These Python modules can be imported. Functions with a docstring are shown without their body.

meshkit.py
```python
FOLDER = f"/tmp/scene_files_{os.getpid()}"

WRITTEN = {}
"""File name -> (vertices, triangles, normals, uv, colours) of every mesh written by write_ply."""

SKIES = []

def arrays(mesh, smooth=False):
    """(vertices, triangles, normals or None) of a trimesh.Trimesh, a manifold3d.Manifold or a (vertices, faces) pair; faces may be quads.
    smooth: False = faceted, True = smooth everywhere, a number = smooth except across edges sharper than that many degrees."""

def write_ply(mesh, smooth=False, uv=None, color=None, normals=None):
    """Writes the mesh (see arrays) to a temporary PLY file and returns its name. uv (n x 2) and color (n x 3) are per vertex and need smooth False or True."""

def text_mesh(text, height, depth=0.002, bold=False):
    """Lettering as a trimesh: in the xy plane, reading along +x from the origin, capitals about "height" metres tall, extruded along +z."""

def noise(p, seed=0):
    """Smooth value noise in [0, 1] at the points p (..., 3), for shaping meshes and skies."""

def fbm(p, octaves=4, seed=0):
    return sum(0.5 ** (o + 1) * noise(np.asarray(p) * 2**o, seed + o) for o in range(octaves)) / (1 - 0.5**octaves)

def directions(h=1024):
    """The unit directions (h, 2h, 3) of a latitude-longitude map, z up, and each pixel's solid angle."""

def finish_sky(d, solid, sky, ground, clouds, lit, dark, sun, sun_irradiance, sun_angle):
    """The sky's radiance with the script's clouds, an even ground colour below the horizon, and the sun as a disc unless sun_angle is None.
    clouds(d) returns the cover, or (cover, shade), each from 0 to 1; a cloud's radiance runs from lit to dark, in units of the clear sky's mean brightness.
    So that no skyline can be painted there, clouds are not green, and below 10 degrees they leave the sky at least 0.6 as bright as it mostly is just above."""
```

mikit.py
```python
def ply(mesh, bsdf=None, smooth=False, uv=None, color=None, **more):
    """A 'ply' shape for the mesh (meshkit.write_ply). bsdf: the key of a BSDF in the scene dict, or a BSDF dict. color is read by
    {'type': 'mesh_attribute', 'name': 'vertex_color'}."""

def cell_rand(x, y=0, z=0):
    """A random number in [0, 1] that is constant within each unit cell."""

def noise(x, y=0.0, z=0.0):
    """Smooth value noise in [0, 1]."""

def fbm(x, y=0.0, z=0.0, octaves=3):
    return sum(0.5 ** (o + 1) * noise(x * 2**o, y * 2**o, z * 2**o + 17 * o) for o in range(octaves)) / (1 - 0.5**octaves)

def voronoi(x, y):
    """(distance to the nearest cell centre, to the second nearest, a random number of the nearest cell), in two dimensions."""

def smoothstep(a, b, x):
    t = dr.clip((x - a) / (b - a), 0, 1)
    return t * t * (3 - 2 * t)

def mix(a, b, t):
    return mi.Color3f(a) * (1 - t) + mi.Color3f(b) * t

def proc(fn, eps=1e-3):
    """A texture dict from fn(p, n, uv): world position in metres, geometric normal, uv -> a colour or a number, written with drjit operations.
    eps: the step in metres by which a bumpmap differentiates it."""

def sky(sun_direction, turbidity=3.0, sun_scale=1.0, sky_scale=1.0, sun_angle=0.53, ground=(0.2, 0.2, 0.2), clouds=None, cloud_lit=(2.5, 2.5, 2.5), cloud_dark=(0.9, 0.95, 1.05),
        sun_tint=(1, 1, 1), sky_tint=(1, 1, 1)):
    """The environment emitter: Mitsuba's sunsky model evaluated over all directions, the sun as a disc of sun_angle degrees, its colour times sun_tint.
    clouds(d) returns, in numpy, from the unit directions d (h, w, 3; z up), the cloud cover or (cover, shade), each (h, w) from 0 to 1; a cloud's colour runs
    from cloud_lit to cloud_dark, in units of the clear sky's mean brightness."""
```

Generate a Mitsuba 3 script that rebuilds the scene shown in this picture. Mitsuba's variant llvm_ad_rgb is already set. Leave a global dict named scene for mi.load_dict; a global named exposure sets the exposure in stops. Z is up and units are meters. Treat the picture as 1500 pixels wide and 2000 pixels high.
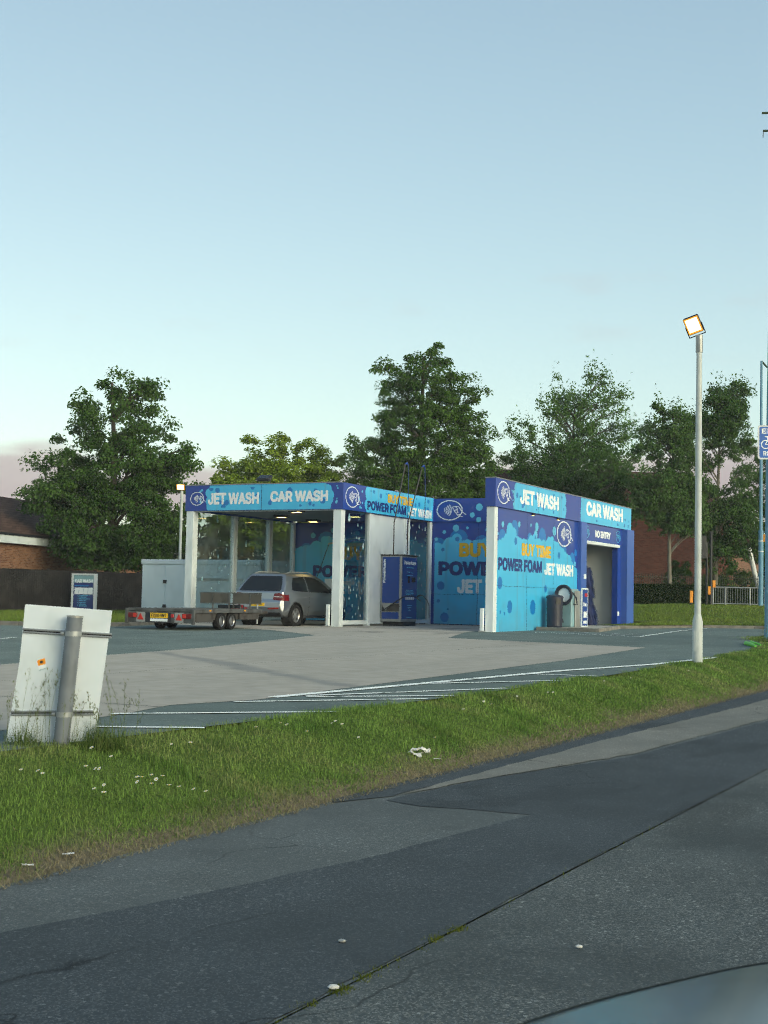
import math, random
import numpy as np, trimesh, mitsuba as mi, drjit as dr
import manifold3d as m3
from shapely import affinity, union_all, box as sbox
from shapely.geometry import Polygon, Point, LineString
import mikit, meshkit
from mikit import noise, fbm, smoothstep, mix, cell_rand, voronoi

rng = np.random.default_rng(7)
PHI = 0.4687            # the building's axes are the world's x and y; the camera looks PHI to the left of +y
EYE = (21.894, -39.92, 1.5)
PITCH, ROLL, FOC = 0.0624, 0.0205, 2659.4

# ------------------------------------------------------------------ camera, sky, exposure
def camera():
    cp, sp = math.cos(PHI), math.sin(PHI)
    X, Y = np.array([cp, sp, 0]), np.array([-sp, cp, 0])
    F = Y * math.cos(PITCH) + np.array([0, 0, math.sin(PITCH)])
    U0 = np.cross(X, F)
    U = -X * math.sin(ROLL) + U0 * math.cos(ROLL)
    e = np.array(EYE)
    return {'type': 'thinlens', 'fov': math.degrees(2 * math.atan(1000 / FOC)), 'fov_axis': 'y', 'near_clip': 0.05, 'far_clip': 3000.0,
            'aperture_radius': 0.0018, 'focus_distance': 44.0,
            'to_world': mi.ScalarTransform4f().look_at(origin=e.tolist(), target=(e + F).tolist(), up=U.tolist())}

def az(deg):   # degrees to the right of the picture's middle -> direction in the plan
    t = math.radians(deg) - PHI
    return math.sin(t), math.cos(t)

def low_clouds(d):
    el = np.degrees(np.arcsin(np.clip(d[..., 2], -1, 1)))
    a = np.arctan2(d[..., 0], d[..., 1])
    p = np.stack([np.cos(a) * 9, np.sin(a) * 9, el * 0.5], -1)
    n = meshkit.fbm(p, 4, 3)
    top = 6.4 + 3.2 * (n - 0.5) + 0.9 * np.sin(a * 5 + 1.4)
    band = np.clip((top - el) / 0.5, 0, 1) * np.clip((el - 2.6) / 1.0, 0, 1)
    q = np.stack([np.cos(a) * 16, np.sin(a) * 16, el * 0.9], -1)
    wisp = np.clip((meshkit.fbm(q, 4, 9) - 0.64) / 0.15, 0, 1) * np.clip((el - 9) / 2, 0, 1) * np.clip((16 - el) / 3, 0, 1)
    veil = 0.11 + 0 * el                 # thin high haze all over
    cover = np.maximum(veil, np.maximum(band * 0.9, np.minimum(wisp * 0.15 + veil, 1)))
    shade = np.where(band > 0.02, band * np.clip(.25 + (top - el) / 2.0, 0, 1), wisp * .5)
    return cover, shade

scene = {'camera': camera()}
SUN_EL = math.radians(11)
sx, sy = az(136)       # a low sun, spread wide by thin haze, behind the camera on the right
scene['sky'] = mikit.sky((sx * math.cos(SUN_EL), sy * math.cos(SUN_EL), math.sin(SUN_EL)), turbidity=3.0, sun_scale=0.48, sun_angle=45, sun_tint=(.62, .93, 1.78), sky_scale=1.0, sky_tint=(.985, 1.0, .955),
                         clouds=low_clouds, cloud_lit=(1.36, 1.31, 1.19), cloud_dark=(0.98, 0.78, 0.82))
exposure = 3.36
labels = {}

# ------------------------------------------------------------------ materials
def S(r, g, b):
    return [((c / 255) / 12.92 if c / 255 <= 0.04045 else ((c / 255 + 0.055) / 1.055) ** 2.4) for c in (r, g, b)]
def rgb(c): return {'type': 'rgb', 'value': list(map(float, c))}
def mat(name, color, rough=0.5, metal=0.0, spec=0.5, **kw):
    bs = {'type': 'principled', 'base_color': color if isinstance(color, dict) else rgb(color), 'roughness': rough, 'metallic': metal, 'specular': spec, **kw}
    scene[name] = {'type': 'twosided', 'bsdf': bs}
    return name
def bumped(name, color, fn, scale, rough=0.8, spec=0.3, eps=2e-3):
    scene[name] = {'type': 'twosided', 'bsdf': {'type': 'bumpmap', 'arbitrary': mikit.proc(fn, eps), 'scale': scale,
                   'bsdf': {'type': 'principled', 'base_color': color, 'roughness': rough, 'specular': spec}}}
    return name

def grime(base, dirt, amount=0.35, k=2.2, seed=0.0):
    def fn(p, n, uv):
        f = fbm(p.x * k + seed, p.y * k, p.z * k * 0.6, 4)
        g = fbm(p.x * k * 7, p.y * k * 7 + seed, p.z * k * 2, 2)
        return mix(base, dirt, amount * smoothstep(0.4, 0.75, f) + 0.12 * (g - 0.5))
    return mikit.proc(fn)

WHITE = mat('white_paint', grime((.70, .77, .79), (.52, .57, .57), .5), .35)
NAVY = mat('navy_panel', grime((.018, .058, .32), (.035, .075, .27), .4, 0.8), .18, spec=.45)
NAVYT = mat('navy_lettering', S(18, 48, 118), .3)
def wall_dirt(base, amt):
    def fn(p, n, uv):
        t = p.x + p.y
        st = smoothstep(.55, .8, fbm(t * 5.5, p.z * .35, 2.0, 4)) * amt
        sp = smoothstep(1.5, .45, p.z + .9 * (fbm(t * 3, p.z * 3, 5.0, 4) - .5)) * amt
        return mix(mi.Color3f(base) * (.93 + .14 * fbm(t * 1.1, p.z * 1.1, 8.0, 3)), (.16, .17, .16), dr.clip(.5 * st + .55 * sp, 0, .8))
    return mikit.proc(fn)
FOAM = mat('foam_blue', wall_dirt((.055, .46, .76), .38), .22, spec=.55)
FOAM2 = mat('foam_blue_mid', S(28, 118, 190), .25)
FOAM3 = mat('foam_blue_light', S(90, 185, 220), .25)
LETW = mat('white_print', (.78, .82, .84), .3)
LETY = mat('yellow_print', S(214, 172, 28), .35)
BLUEM = mat('machine_blue', grime((.012, .055, .27), (.02, .07, .25), .5, 2), .3)
PILLAR = mat('pillar_blue', grime((.05, .12, .42), (.06, .12, .36), .5, 1.5), .3)
GREYM = mat('grey_metal', grime((.38, .39, .38), (.24, .24, .22), .6, 3), .4, .5)
GALV = mat('galvanised', grime((.34, .36, .37), (.22, .23, .23), .6, 6), .45, .45)
POLEG = mat('pole_grey', grime((.17, .19, .215), (.12, .135, .15), .7, 9), .6)
LAMPG = mat('lamp_column_paint', grime((.50, .54, .53), (.36, .39, .37), .6, 5), .45)
SOFFIT = mat('soffit_grey', (.22, .235, .25), .6)
INNER = mat('inner_wall_grey', grime((.62, .67, .68), (.50, .55, .55), .5, .8), .6)
DARK = mat('dark_plastic', (.018, .02, .026), .45)
BINM = mat('bin_plastic', (.020, .024, .045), .4)
RUBBER = mat('tyre_rubber', (.012, .012, .013), .75, spec=.25)
ALLOY = mat('alloy_rim', (.50, .50, .50), .3, .85)
SILVER = mat('silver_car_paint', (.34, .365, .39), .25, .85, clearcoat=.8, clearcoat_gloss=.95)
TINT = mat('tinted_car_glass', (.006, .008, .010), .06, spec=.6)
REDL = mat('red_lens', (.14, .010, .012), .15)
REDB = mat('red_reflector', (.50, .03, .02), .3)
ORANGE = mat('orange_plastic', S(232, 148, 36), .45)
PLATEY = mat('yellow_plate', S(226, 180, 30), .4)
BLACK = mat('black_print', (.015, .015, .015), .5)
WOOD = mat('weathered_ply', grime((.085, .08, .068), (.045, .044, .038), .9, 4), .8)
TRGALV = mat('trailer_steel', grime((.12, .125, .125), (.05, .048, .042), .8, 5), .55, .35)
RUST = mat('dirty_steel', grime((.085, .080, .075), (.045, .035, .03), .9, 5), .6, .3)
BRUSH = mat('brush_blue', grime((.010, .026, .13), (.006, .010, .04), .9, 5), .6)
TEAL = mat('vacuum_teal', grime((.22, .38, .43), (.16, .27, .30), .6, 2), .4)
RED = mat('red_paint', S(170, 30, 36), .4)
SIGNB = mat('sign_blue', (.014, .11, .44), .35)
SIGNW = mat('sign_white', (.60, .63, .64), .4)
KERB = mat('kerb_concrete', grime((.19, .18, .16), (.12, .115, .105), .9, 5), .85)
LIME = mat('lime_plastic', S(110, 190, 60), .5)
BLACKPOLE = mat('black_pole', (.016, .017, .02), .45)
BLUEPOLE = mat('blue_grey_pole', grime((.13, .30, .43), (.10, .22, .30), .7, 4), .45)
BOARD_BACK = mat('sign_back', grime((.68, .74, .79), (.54, .60, .62), .7, 3.5), .45)
SHED = mat('container_white', grime((.76, .83, .86), (.62, .69, .72), .6, 1.2), .45)
WHITE_PAPER = mat('paper', (.62, .62, .60), .8)
FENCEW = mat('fence_wood', grime((.026, .024, .024), (.045, .04, .038), .8, 3), .85, spec=.2)
HOODP = mat('car_bonnet_paint', grime((.085, .115, .135), (.06, .075, .08), .8, 2.5), .24, .35, clearcoat=.5, clearcoat_gloss=.9)
ROOFFELT = mat('roof_sheet', (.12, .13, .15), .7)
BARK = bumped('bark', mikit.proc(lambda p, n, uv: mix((.055, .045, .034), (.12, .105, .085), fbm(p.x * 9, p.y * 9, p.z * 2, 4))),
              lambda p, n, uv: fbm(p.x * 14, p.y * 14, p.z * 4, 3), 0.02)
PALEBARK = mat('pale_bark', grime((.20, .185, .15), (.11, .10, .08), .9, 4), .9, spec=.2)
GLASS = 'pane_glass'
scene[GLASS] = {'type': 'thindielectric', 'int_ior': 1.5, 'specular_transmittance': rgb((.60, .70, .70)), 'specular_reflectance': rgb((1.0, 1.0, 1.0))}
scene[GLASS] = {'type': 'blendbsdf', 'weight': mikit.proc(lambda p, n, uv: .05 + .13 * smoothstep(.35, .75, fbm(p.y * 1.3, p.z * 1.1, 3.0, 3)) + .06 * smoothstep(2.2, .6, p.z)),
                'b0': scene.pop(GLASS), 'b1': {'type': 'twosided', 'bsdf': {'type': 'diffuse', 'reflectance': rgb((.55, .63, .62))}}}  # pale diffuse share paints cloud reflection into the panes, with some dirty film
scene['film_glass'] = {'type': 'thindielectric', 'int_ior': 1.5, 'specular_transmittance': rgb((.27, .37, .40)), 'specular_reflectance': rgb((1.0, 1.0, 1.0))}
LEAF_V = 'leaf_vertex'
scene[LEAF_V] = {'type': 'principledthin', 'base_color': {'type': 'mesh_attribute', 'name': 'vertex_color'}, 'roughness': .55, 'diff_trans': .7, 'spec_trans': 0.0, 'eta': 1.4}
GRASS_V = 'grass_vertex'
scene[GRASS_V] = {'type': 'principledthin', 'base_color': {'type': 'mesh_attribute', 'name': 'vertex_color'}, 'roughness': .6, 'diff_trans': .6, 'spec_trans': 0.0, 'eta': 1.35}

def brick_fn(c1, c2, mortar, ux, uy, w=.225, h=.075):
    def fn(p, n, uv):
        t = p.x * ux + p.y * uy
        row = dr.floor(p.z / h)
        tt = t / w + 0.5 * (row - 2 * dr.floor(row * 0.5))
        col = dr.floor(tt)
        fx, fz = tt - col, p.z / h - row
        r = cell_rand(col, row, 3)
        m = smoothstep(0.0, 0.05, dr.minimum(fx, 1 - fx)) * smoothstep(0.0, 0.14, dr.minimum(fz, 1 - fz))
        c = mix(c1, c2, r) * (0.75 + 0.5 * fbm(p.x * .7, p.y * .7, p.z * .7, 3))
        return mix(mortar, c, m)
    return mikit.proc(fn)
_bx, _by = -1.7, 7.43
_bl = math.hypot(_bx, _by)
BRICK_L = mat('orange_brick', brick_fn((.15, .062, .035), (.30, .15, .085), (.23, .19, .15), _bx / _bl, _by / _bl), .85, spec=.2)
BRICK_R = mat('red_brick', brick_fn((.13, .045, .036), (.20, .075, .055), (.14, .095, .08), .95, .31), .85, spec=.2)
def tile_fn(c1, c2, h=.14):
    def fn(p, n, uv):
        row = dr.floor(p.z / h)
        f = p.z / h - row
        r = cell_rand(dr.floor(p.x / .2 + p.y / .27 + .5 * row), row, 1)
        return mix(c1, c2, r) * (0.55 + 0.45 * smoothstep(0.0, 0.3, f)) * (.8 + .4 * fbm(p.x, p.y, p.z, 3))
    return mikit.proc(fn)
TILE_L = mat('brown_roof_tile', tile_fn((.05, .030, .024), (.085, .05, .04)), .85, spec=.2)
TILE_R = mat('red_roof_tile', tile_fn((.060, .030, .024), (.10, .05, .038)), .85, spec=.2)

def aggregate(base, chip, tint, k, blot, kb):
    def fn(p, n, uv):
        c = cell_rand(dr.floor(p.x * k), dr.floor(p.y * k), 5)
        c2 = cell_rand(dr.floor(p.x * k * .53 + 3), dr.floor(p.y * k * .53), 6)
        f = fbm(p.x * kb, p.y * kb, 0.3, 4)
        g = fbm(p.x * 3.1, p.y * 3.1, 1.3, 3)
        g0 = g
        col = mix(base, chip, smoothstep(0.62, 1.0, c) * .62 + .22 * c2)
        col = mix(col, mi.Color3f(chip) * 1.25, .8 * smoothstep(.985, .99, c2))
        col = col * (1 - .30 * smoothstep(.58, .76, fbm(p.x * 1.7 + 5, p.y * .55, 4.0, 4)) * smoothstep(.4, .6, g0))
        v1, v2, _ = voronoi(p.x * .55 + .5 * (f - .5), p.y * .55 + .5 * (g - .5))
        col = col * (1 - .55 * (1 - smoothstep(.0, .016, v2 - v1)) * smoothstep(.50, .62, fbm(p.x * .5 + 3, p.y * .5, 6.0, 3)))
        col = mix(col, tint, blot * smoothstep(.35, .75, f))
        return col * (0.82 + 0.36 * g)
    return mikit.proc(fn)
def grain_h(k):
    return lambda p, n, uv: noise(p.x * k, p.y * k, 0.0) + .5 * noise(p.x * k * 2.1, p.y * k * 2.1, 3.0)
ASPHALT = bumped('forecourt_asphalt', aggregate((.108, .145, .138), (.19, .215, .205), (.080, .108, .105), 60, .7, .35), grain_h(60), .006, .85, .3)
FOOTWAY = bumped('footway_asphalt', aggregate((.082, .099, .104), (.22, .235, .235), (.080, .094, .098), 120, .6, .8), grain_h(110), .006, .85, .3)
FOOTDARK = bumped('footway_patch', aggregate((.044, .056, .065), (.13, .145, .155), (.044, .054, .060), 130, .6, .9), grain_h(120), .005, .85, .3)
FOOTTAN = bumped('footway_worn', aggregate((.165, .166, .152), (.25, .25, .23), (.13, .138, .132), 110, .6, .7), grain_h(110), .005, .85, .3)
ROADA = bumped('road_asphalt', aggregate((.060, .074, .078), (.24, .255, .25), (.054, .066, .070), 125, .7, .9), grain_h(110), .007, .85, .3)
def conc(p, n, uv):
    f = fbm(p.x * .8, p.y * .25, 0.2, 4)
    g = fbm(p.x * 6, p.y * 6, 1.0, 3)
    streak = smoothstep(.52, .75, fbm(p.x * 2.2 + 0.8 * f, p.y * .35, 7.0, 4))
    # damp tongue that runs down to the drain from the bays
    c = mix((.285, .265, .228), (.335, .312, .272), f)
    c = mix(c, (.25, .24, .21), .35 * streak)
    t = (p.y + 19.4) * -1.0
    d = dr.abs(p.x - (6.8 + 1.24 * t + .25 * (fbm(p.y * 1.2, 4.0, 0.0, 3) - .5) * 2))
    wet = smoothstep(.55, .05, d + .5 * (fbm(p.x * 1.6, p.y * 1.6, 9.0, 3) - .5)) * smoothstep(-.6, .6, t) * smoothstep(6.6, 5.6, t)
    c = mix(c, (.19, .19, .18), .8 * wet)
    oil = smoothstep(.60, .72, fbm(p.x * .9 + 4, p.y * .5, 12.0, 4)) * smoothstep(-12.0, -5.0, p.y)
    c = mix(c, (.13, .13, .125), .55 * oil)
    return c * (.86 + .28 * g)
CONC = bumped('concrete', mikit.proc(conc), grain_h(40), .003, .8, .35)
PAINT = mat('road_paint', mikit.proc(lambda p, n, uv: mix((.20, .23, .22), (.78, .80, .76), smoothstep(.24, .40, fbm(p.x * 9, p.y * 9, 2.0, 4)))), .7)
PAINTW = mat('worn_road_paint', mikit.proc(lambda p, n, uv: mix((.11, .13, .135), (.42, .44, .43), smoothstep(.46, .62, fbm(p.x * 7, p.y * 7, 2.0, 4)))), .7)
SOIL = bumped('verge_soil', mikit.proc(lambda p, n, uv: mix(mix((.06, .10, .022), (.10, .14, .036), fbm(p.x * 2.5, p.y * 2.5, 0, 4)), (.15, .13, .09),
              smoothstep(16.62, 16.98, p.x + .35 * (fbm(p.x * 3, p.y * 3, 5.0, 3) - .5)))), grain_h(25), .03, .95, .1)
LAWN = bumped('lawn_turf', mikit.proc(lambda p, n, uv: mix(mix((.075, .125, .026), (.13, .17, .04), fbm(p.x * .6, p.y * .6, 0, 4)), (.10, .085, .045),
              .55 * smoothstep(.58, .75, fbm(p.x * .8 + 9, p.y * .8, 3.0, 4)))), grain_h(14), .05, .95, .1)
FIELD = mat('field_ground', (.05, .065, .03), .95, spec=.1)

# ------------------------------------------------------------------ keys and mesh helpers
used = {}
def new(name):
    n = used.get(name, 0)
    used[name] = n + 1
    return name if n == 0 else f'{name}_{n:03d}'
def put(name, mesh, m, parent=None, smooth=False, color=None, **more):
    key = new(f'{parent}__{name}' if parent else name)
    scene[key] = mikit.ply(mesh, m, smooth=smooth, color=color, **more)
    return key
def thing(name, label, cat, group=None):
    key = new(name)
    labels[key] = {'label': label, 'category': cat}
    if group: labels[key]['group'] = group
    return key
def tag(key, label, cat, group=None, kind=None):
    labels[key] = {}
    if label: labels[key]['label'] = label
    if cat: labels[key]['category'] = cat
    if group: labels[key]['group'] = group
    if kind: labels[key]['kind'] = kind
    return key
def struct(key): labels[key] = {'kind': 'structure'}; return key

def cat_(ms): return trimesh.util.concatenate([m if isinstance(m, trimesh.Trimesh) else tm(m) for m in ms])
def tm(man):
    me = man.to_mesh()
    return trimesh.Trimesh(np.array(me.vert_properties[:, :3], float), np.array(me.tri_verts, int), process=False)
def mani(t):
    return m3.Manifold(m3.Mesh(np.asarray(t.vertices, np.float32), np.asarray(t.faces, np.uint32)))
def bx(x0, x1, y0, y1, z0, z1, bevel=0.0):
    if bevel <= 0:
        t = trimesh.creation.box(extents=(x1 - x0, y1 - y0, z1 - z0))
        t.apply_translation(((x0 + x1) / 2, (y0 + y1) / 2, (z0 + z1) / 2))
        return t
    b = bevel
    pts = []
    for sx_ in (0, 1):
        for sy_ in (0, 1):
            for sz_ in (0, 1):
                X, Y, Z = (x0, x1)[sx_], (y0, y1)[sy_], (z0, z1)[sz_]
                ix, iy, iz = (b, -b)[sx_], (b, -b)[sy_], (b, -b)[sz_]
                pts += [(X, Y + iy, Z + iz), (X + ix, Y, Z + iz), (X + ix, Y + iy, Z)]
    return tm(m3.Manifold.hull_points(np.array(pts, float)))
def tube(pts, r, sides=8, caps=True):
    p = np.asarray(pts, float)
    r = np.broadcast_to(np.asarray(r, float), (len(p),))
    t = np.gradient(p, axis=0)
    t /= np.linalg.norm(t, axis=1, keepdims=True) + 1e-12
    a = np.cross(t, np.where(np.abs(t[:, 2:]) < .9, [0, 0, 1.], [1., 0, 0]))
    a /= np.linalg.norm(a, axis=1, keepdims=True) + 1e-12
    b, ang = np.cross(t, a), np.arange(sides) * 2 * np.pi / sides
    v = (p[:, None] + r[:, None, None] * (np.cos(ang)[None, :, None] * a[:, None] + np.sin(ang)[None, :, None] * b[:, None])).reshape(-1, 3)
    i, j = np.meshgrid(np.arange(len(p) - 1), np.arange(sides), indexing='ij')
    q = np.stack([i * sides + j, i * sides + (j + 1) % sides, (i + 1) * sides + (j + 1) % sides, (i + 1) * sides + j], -1).reshape(-1, 4)
    f = np.vstack([q[:, [0, 1, 2]], q[:, [0, 2, 3]]])
    if caps:
        n = len(v)
        v = np.vstack([v, p[0], p[-1]])
        k = np.arange(sides)
        e = (len(p) - 1) * sides
        f = np.vstack([f, np.stack([k * 0 + n, (k + 1) % sides, k], 1), np.stack([k * 0 + n + 1, e + k, e + (k + 1) % sides], 1)])
    return trimesh.Trimesh(v, f, process=False)
def rod(p0, p1, r, sides=10): return tube([p0, p1], r, sides)
def lathe(profile, sides=24):
    t = trimesh.creation.revolve(np.array(profile, float), sections=sides)
    return t
def ext(poly, d):
    out = []
    for g in getattr(poly, 'geoms', [poly]):
        if g.area > 1e-7:
            out.append(trimesh.creation.extrude_polygon(g, d, engine='earcut'))
    return trimesh.util.concatenate(out)
def on_front(poly, y, d=.004):   # (h, z) drawn on a face that looks to -y; y is the face
    t = ext(poly, d)
    v = t.vertices.copy()
    t.vertices = np.stack([v[:, 0], y - v[:, 2], v[:, 1]], 1)
    return t
def on_side(poly, x, d=.004):    # (h, z) drawn on a face that looks to +x
    t = ext(poly, d)
    v = t.vertices.copy()
    t.vertices = np.stack([x + v[:, 2], v[:, 0], v[:, 1]], 1)
    return t
def xform(t, loc=(0, 0, 0), rz=0.0, M=None):
    t = t.copy()
    if M is None:
        M = trimesh.transformations.rotation_matrix(rz, [0, 0, 1])
        M[:3, 3] = loc
    t.apply_transform(M)
    return t
_tp = {}
def text_poly(s, fat=.05):
    if (s, fat) not in _tp:
        t = meshkit.text_mesh(s, 1.0, .02, bold=True)
        tri = t.triangles[t.face_normals[:, 2] > .9][:, :, :2]
        g = union_all([Polygon(x).buffer(1e-4) for x in tri])
        g = g.buffer(fat, join_style=2) if fat else g
        _tp[s, fat] = g.simplify(.004)
    return _tp[s, fat]
def fit(poly, h0, h1, z0, z1):
    a, b, c, d = poly.bounds
    return affinity.translate(affinity.scale(affinity.translate(poly, -a, -b), (h1 - h0) / (c - a), (z1 - z0) / (d - b), origin=(0, 0)), h0, z0)
def line(pts, w, cap=1): return LineString(pts).buffer(w / 2, cap_style=cap, join_style=1, quad_segs=3)
def circ(x, y, r, q=7): return Point(x, y).buffer(r, quad_segs=q)
def contactless():     # oval of width 1.3, height 1 about the origin, with waves and a hand that holds a card
    ov = affinity.scale(circ(0, 0, .5, 14), 1.3, 1)
    g = [ov.difference(affinity.scale(ov, .93, .915))]
    for k, r in enumerate((.13, .23, .33, .43)):
        a = np.radians(np.linspace(-38, 38, 9))
        c = -.37 + .0 * k
        g.append(line(np.stack([c + r * np.cos(a) * 1.05, r * np.sin(a)], 1), .042))
    g += [line([(.14, .15), (.30, .20), (.40, .05), (.24, -.02), (.14, .15)], .03), line([(.30, .20), (.46, .16), (.62, -.08), (.82, -.22)], .032),
          line([(.22, -.03), (.33, -.14), (.44, -.10), (.36, .02)], .03), line([(.33, -.14), (.40, -.24), (.52, -.20)], .03), line([(.40, -.24), (.50, -.32), (.66, -.30)], .03)]
    return union_all(g)
CL = contactless()
def foam_patch(h0, h1, z0, z1, seed, ends=(1, 1)):
    r = np.random.default_rng(seed)
    g = [sbox(h0 + .3 * ends[0], z0, h1 - .3 * ends[1], z1)]
    for side, e in ((0, ends[0]), (1, ends[1])):
        if e:
            z = z0 + .12
            while z < z1 - .05:
                rad = r.uniform(.12, .22)
                x = (h0 + .26) if side == 0 else (h1 - .26)
                g.append(circ(x + (r.uniform(-.08, .05) if side == 0 else r.uniform(-.05, .08)), z, rad))
                z += rad * 1.0
    return union_all(g).intersection(sbox(h0 - .3, z0, h1 + .3, z1))
def bubbles(h0, h1, z0, z1, n, r0, r1, seed):
    r = np.random.default_rng(seed)
    return union_all([circ(r.uniform(h0, h1), r.uniform(z0, z1), r.uniform(r0, r1), 5) for _ in range(n)]).intersection(sbox(h0 - .05, z0 - r1 * .0, h1 + .05, z1))

# ------------------------------------------------------------------ ground
def zf(b): return .36 + .003 * (b + 39.92)                # the forecourt rises a little towards the building
EDGE_B = [-60, -37, -33, -30.4, -28, -24, -20, -16, -10, -6, -2, 1, 6, 30]
EDGE_A = [15.1, 15.15, 15.25, 15.4, 15.6, 15.72, 15.78, 15.62, 15.45, 15.2, 14.4, 13.2, 12.8, 12.8]
def verge_in(b): return np.interp(b, EDGE_B, EDGE_A)
ROAD_EDGE, JOINT = 17.05, 19.38
def lawn_z(a, b):
    t = np.clip((b - 13) / 15.0, 0, 1)
    return .56 + .85 * t * t * (3 - 2 * t) + .008 * np.maximum(b - 28, 0)
def sheet(xs, ys, zfn):
    X, Y = np.meshgrid(xs, ys, indexing='ij')
    Z = zfn(X, Y)
    v = np.stack([X, Y, Z], -1).reshape(-1, 3)
    n, m = X.shape
    i, j = np.meshgrid(np.arange(n - 1), np.arange(m - 1), indexing='ij')
    q = np.stack([i * m + j, (i + 1) * m + j, (i + 1) * m + j + 1, i * m + j + 1], -1).reshape(-1, 4)
    return trimesh.Trimesh(v, np.vstack([q[:, [0, 1, 2]], q[:, [0, 2, 3]]]), process=False)
def flat(poly, dz, zfn=zf, sub=None):
    out = []
    for g in getattr(poly, 'geoms', [poly]):
        v, f = trimesh.creation.triangulate_polygon(g, engine='earcut')
        t = trimesh.Trimesh(np.c_[v, np.zeros(len(v))], f, process=False)
        if t.face_normals[:, 2].mean() < 0: t.invert()
        v = t.vertices.copy()
        v[:, 2] = zfn(v[:, 1]) + dz
        t.vertices = v
        out.append(t)
    return trimesh.util.concatenate(out)
# far ground, under everything
struct(put('ground', sheet(np.linspace(-900, 900, 7), np.linspace(-400, 1500, 7), lambda x, y: -.35 + 0 * x), FIELD))
# carriageway and footway
struct(put('road', sheet(np.array([JOINT + .007, 60]), np.array([-70., 90]), lambda x, y: 0 * x), ROADA))
FW = struct(put('footway', sheet(np.linspace(ROAD_EDGE - .25, JOINT - .007, 3), np.linspace(-70, 90, 3), lambda x, y: 0 * x), FOOTWAY))
joint = put('joint', sheet(np.array([JOINT - .007, JOINT + .007]), np.array([-70., 90]), lambda x, y: -.005 + 0 * x), FOOTDARK, FW)
def fpoly(name, pts, dz, m): return put(name, flat(Polygon(pts), dz, lambda b: 0 * b), m, FW)
def wob(pts, amp, seed):
    r = np.random.default_rng(seed)
    out = []
    for p, q in zip(pts, pts[1:] + pts[:1]):
        n = max(2, int(math.hypot(q[0] - p[0], q[1] - p[1]) / .25))
        for k in range(n):
            t = k / n
            out.append((p[0] + (q[0] - p[0]) * t + r.normal(0, amp), p[1] + (q[1] - p[1]) * t + r.normal(0, amp)))
    return out
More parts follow.
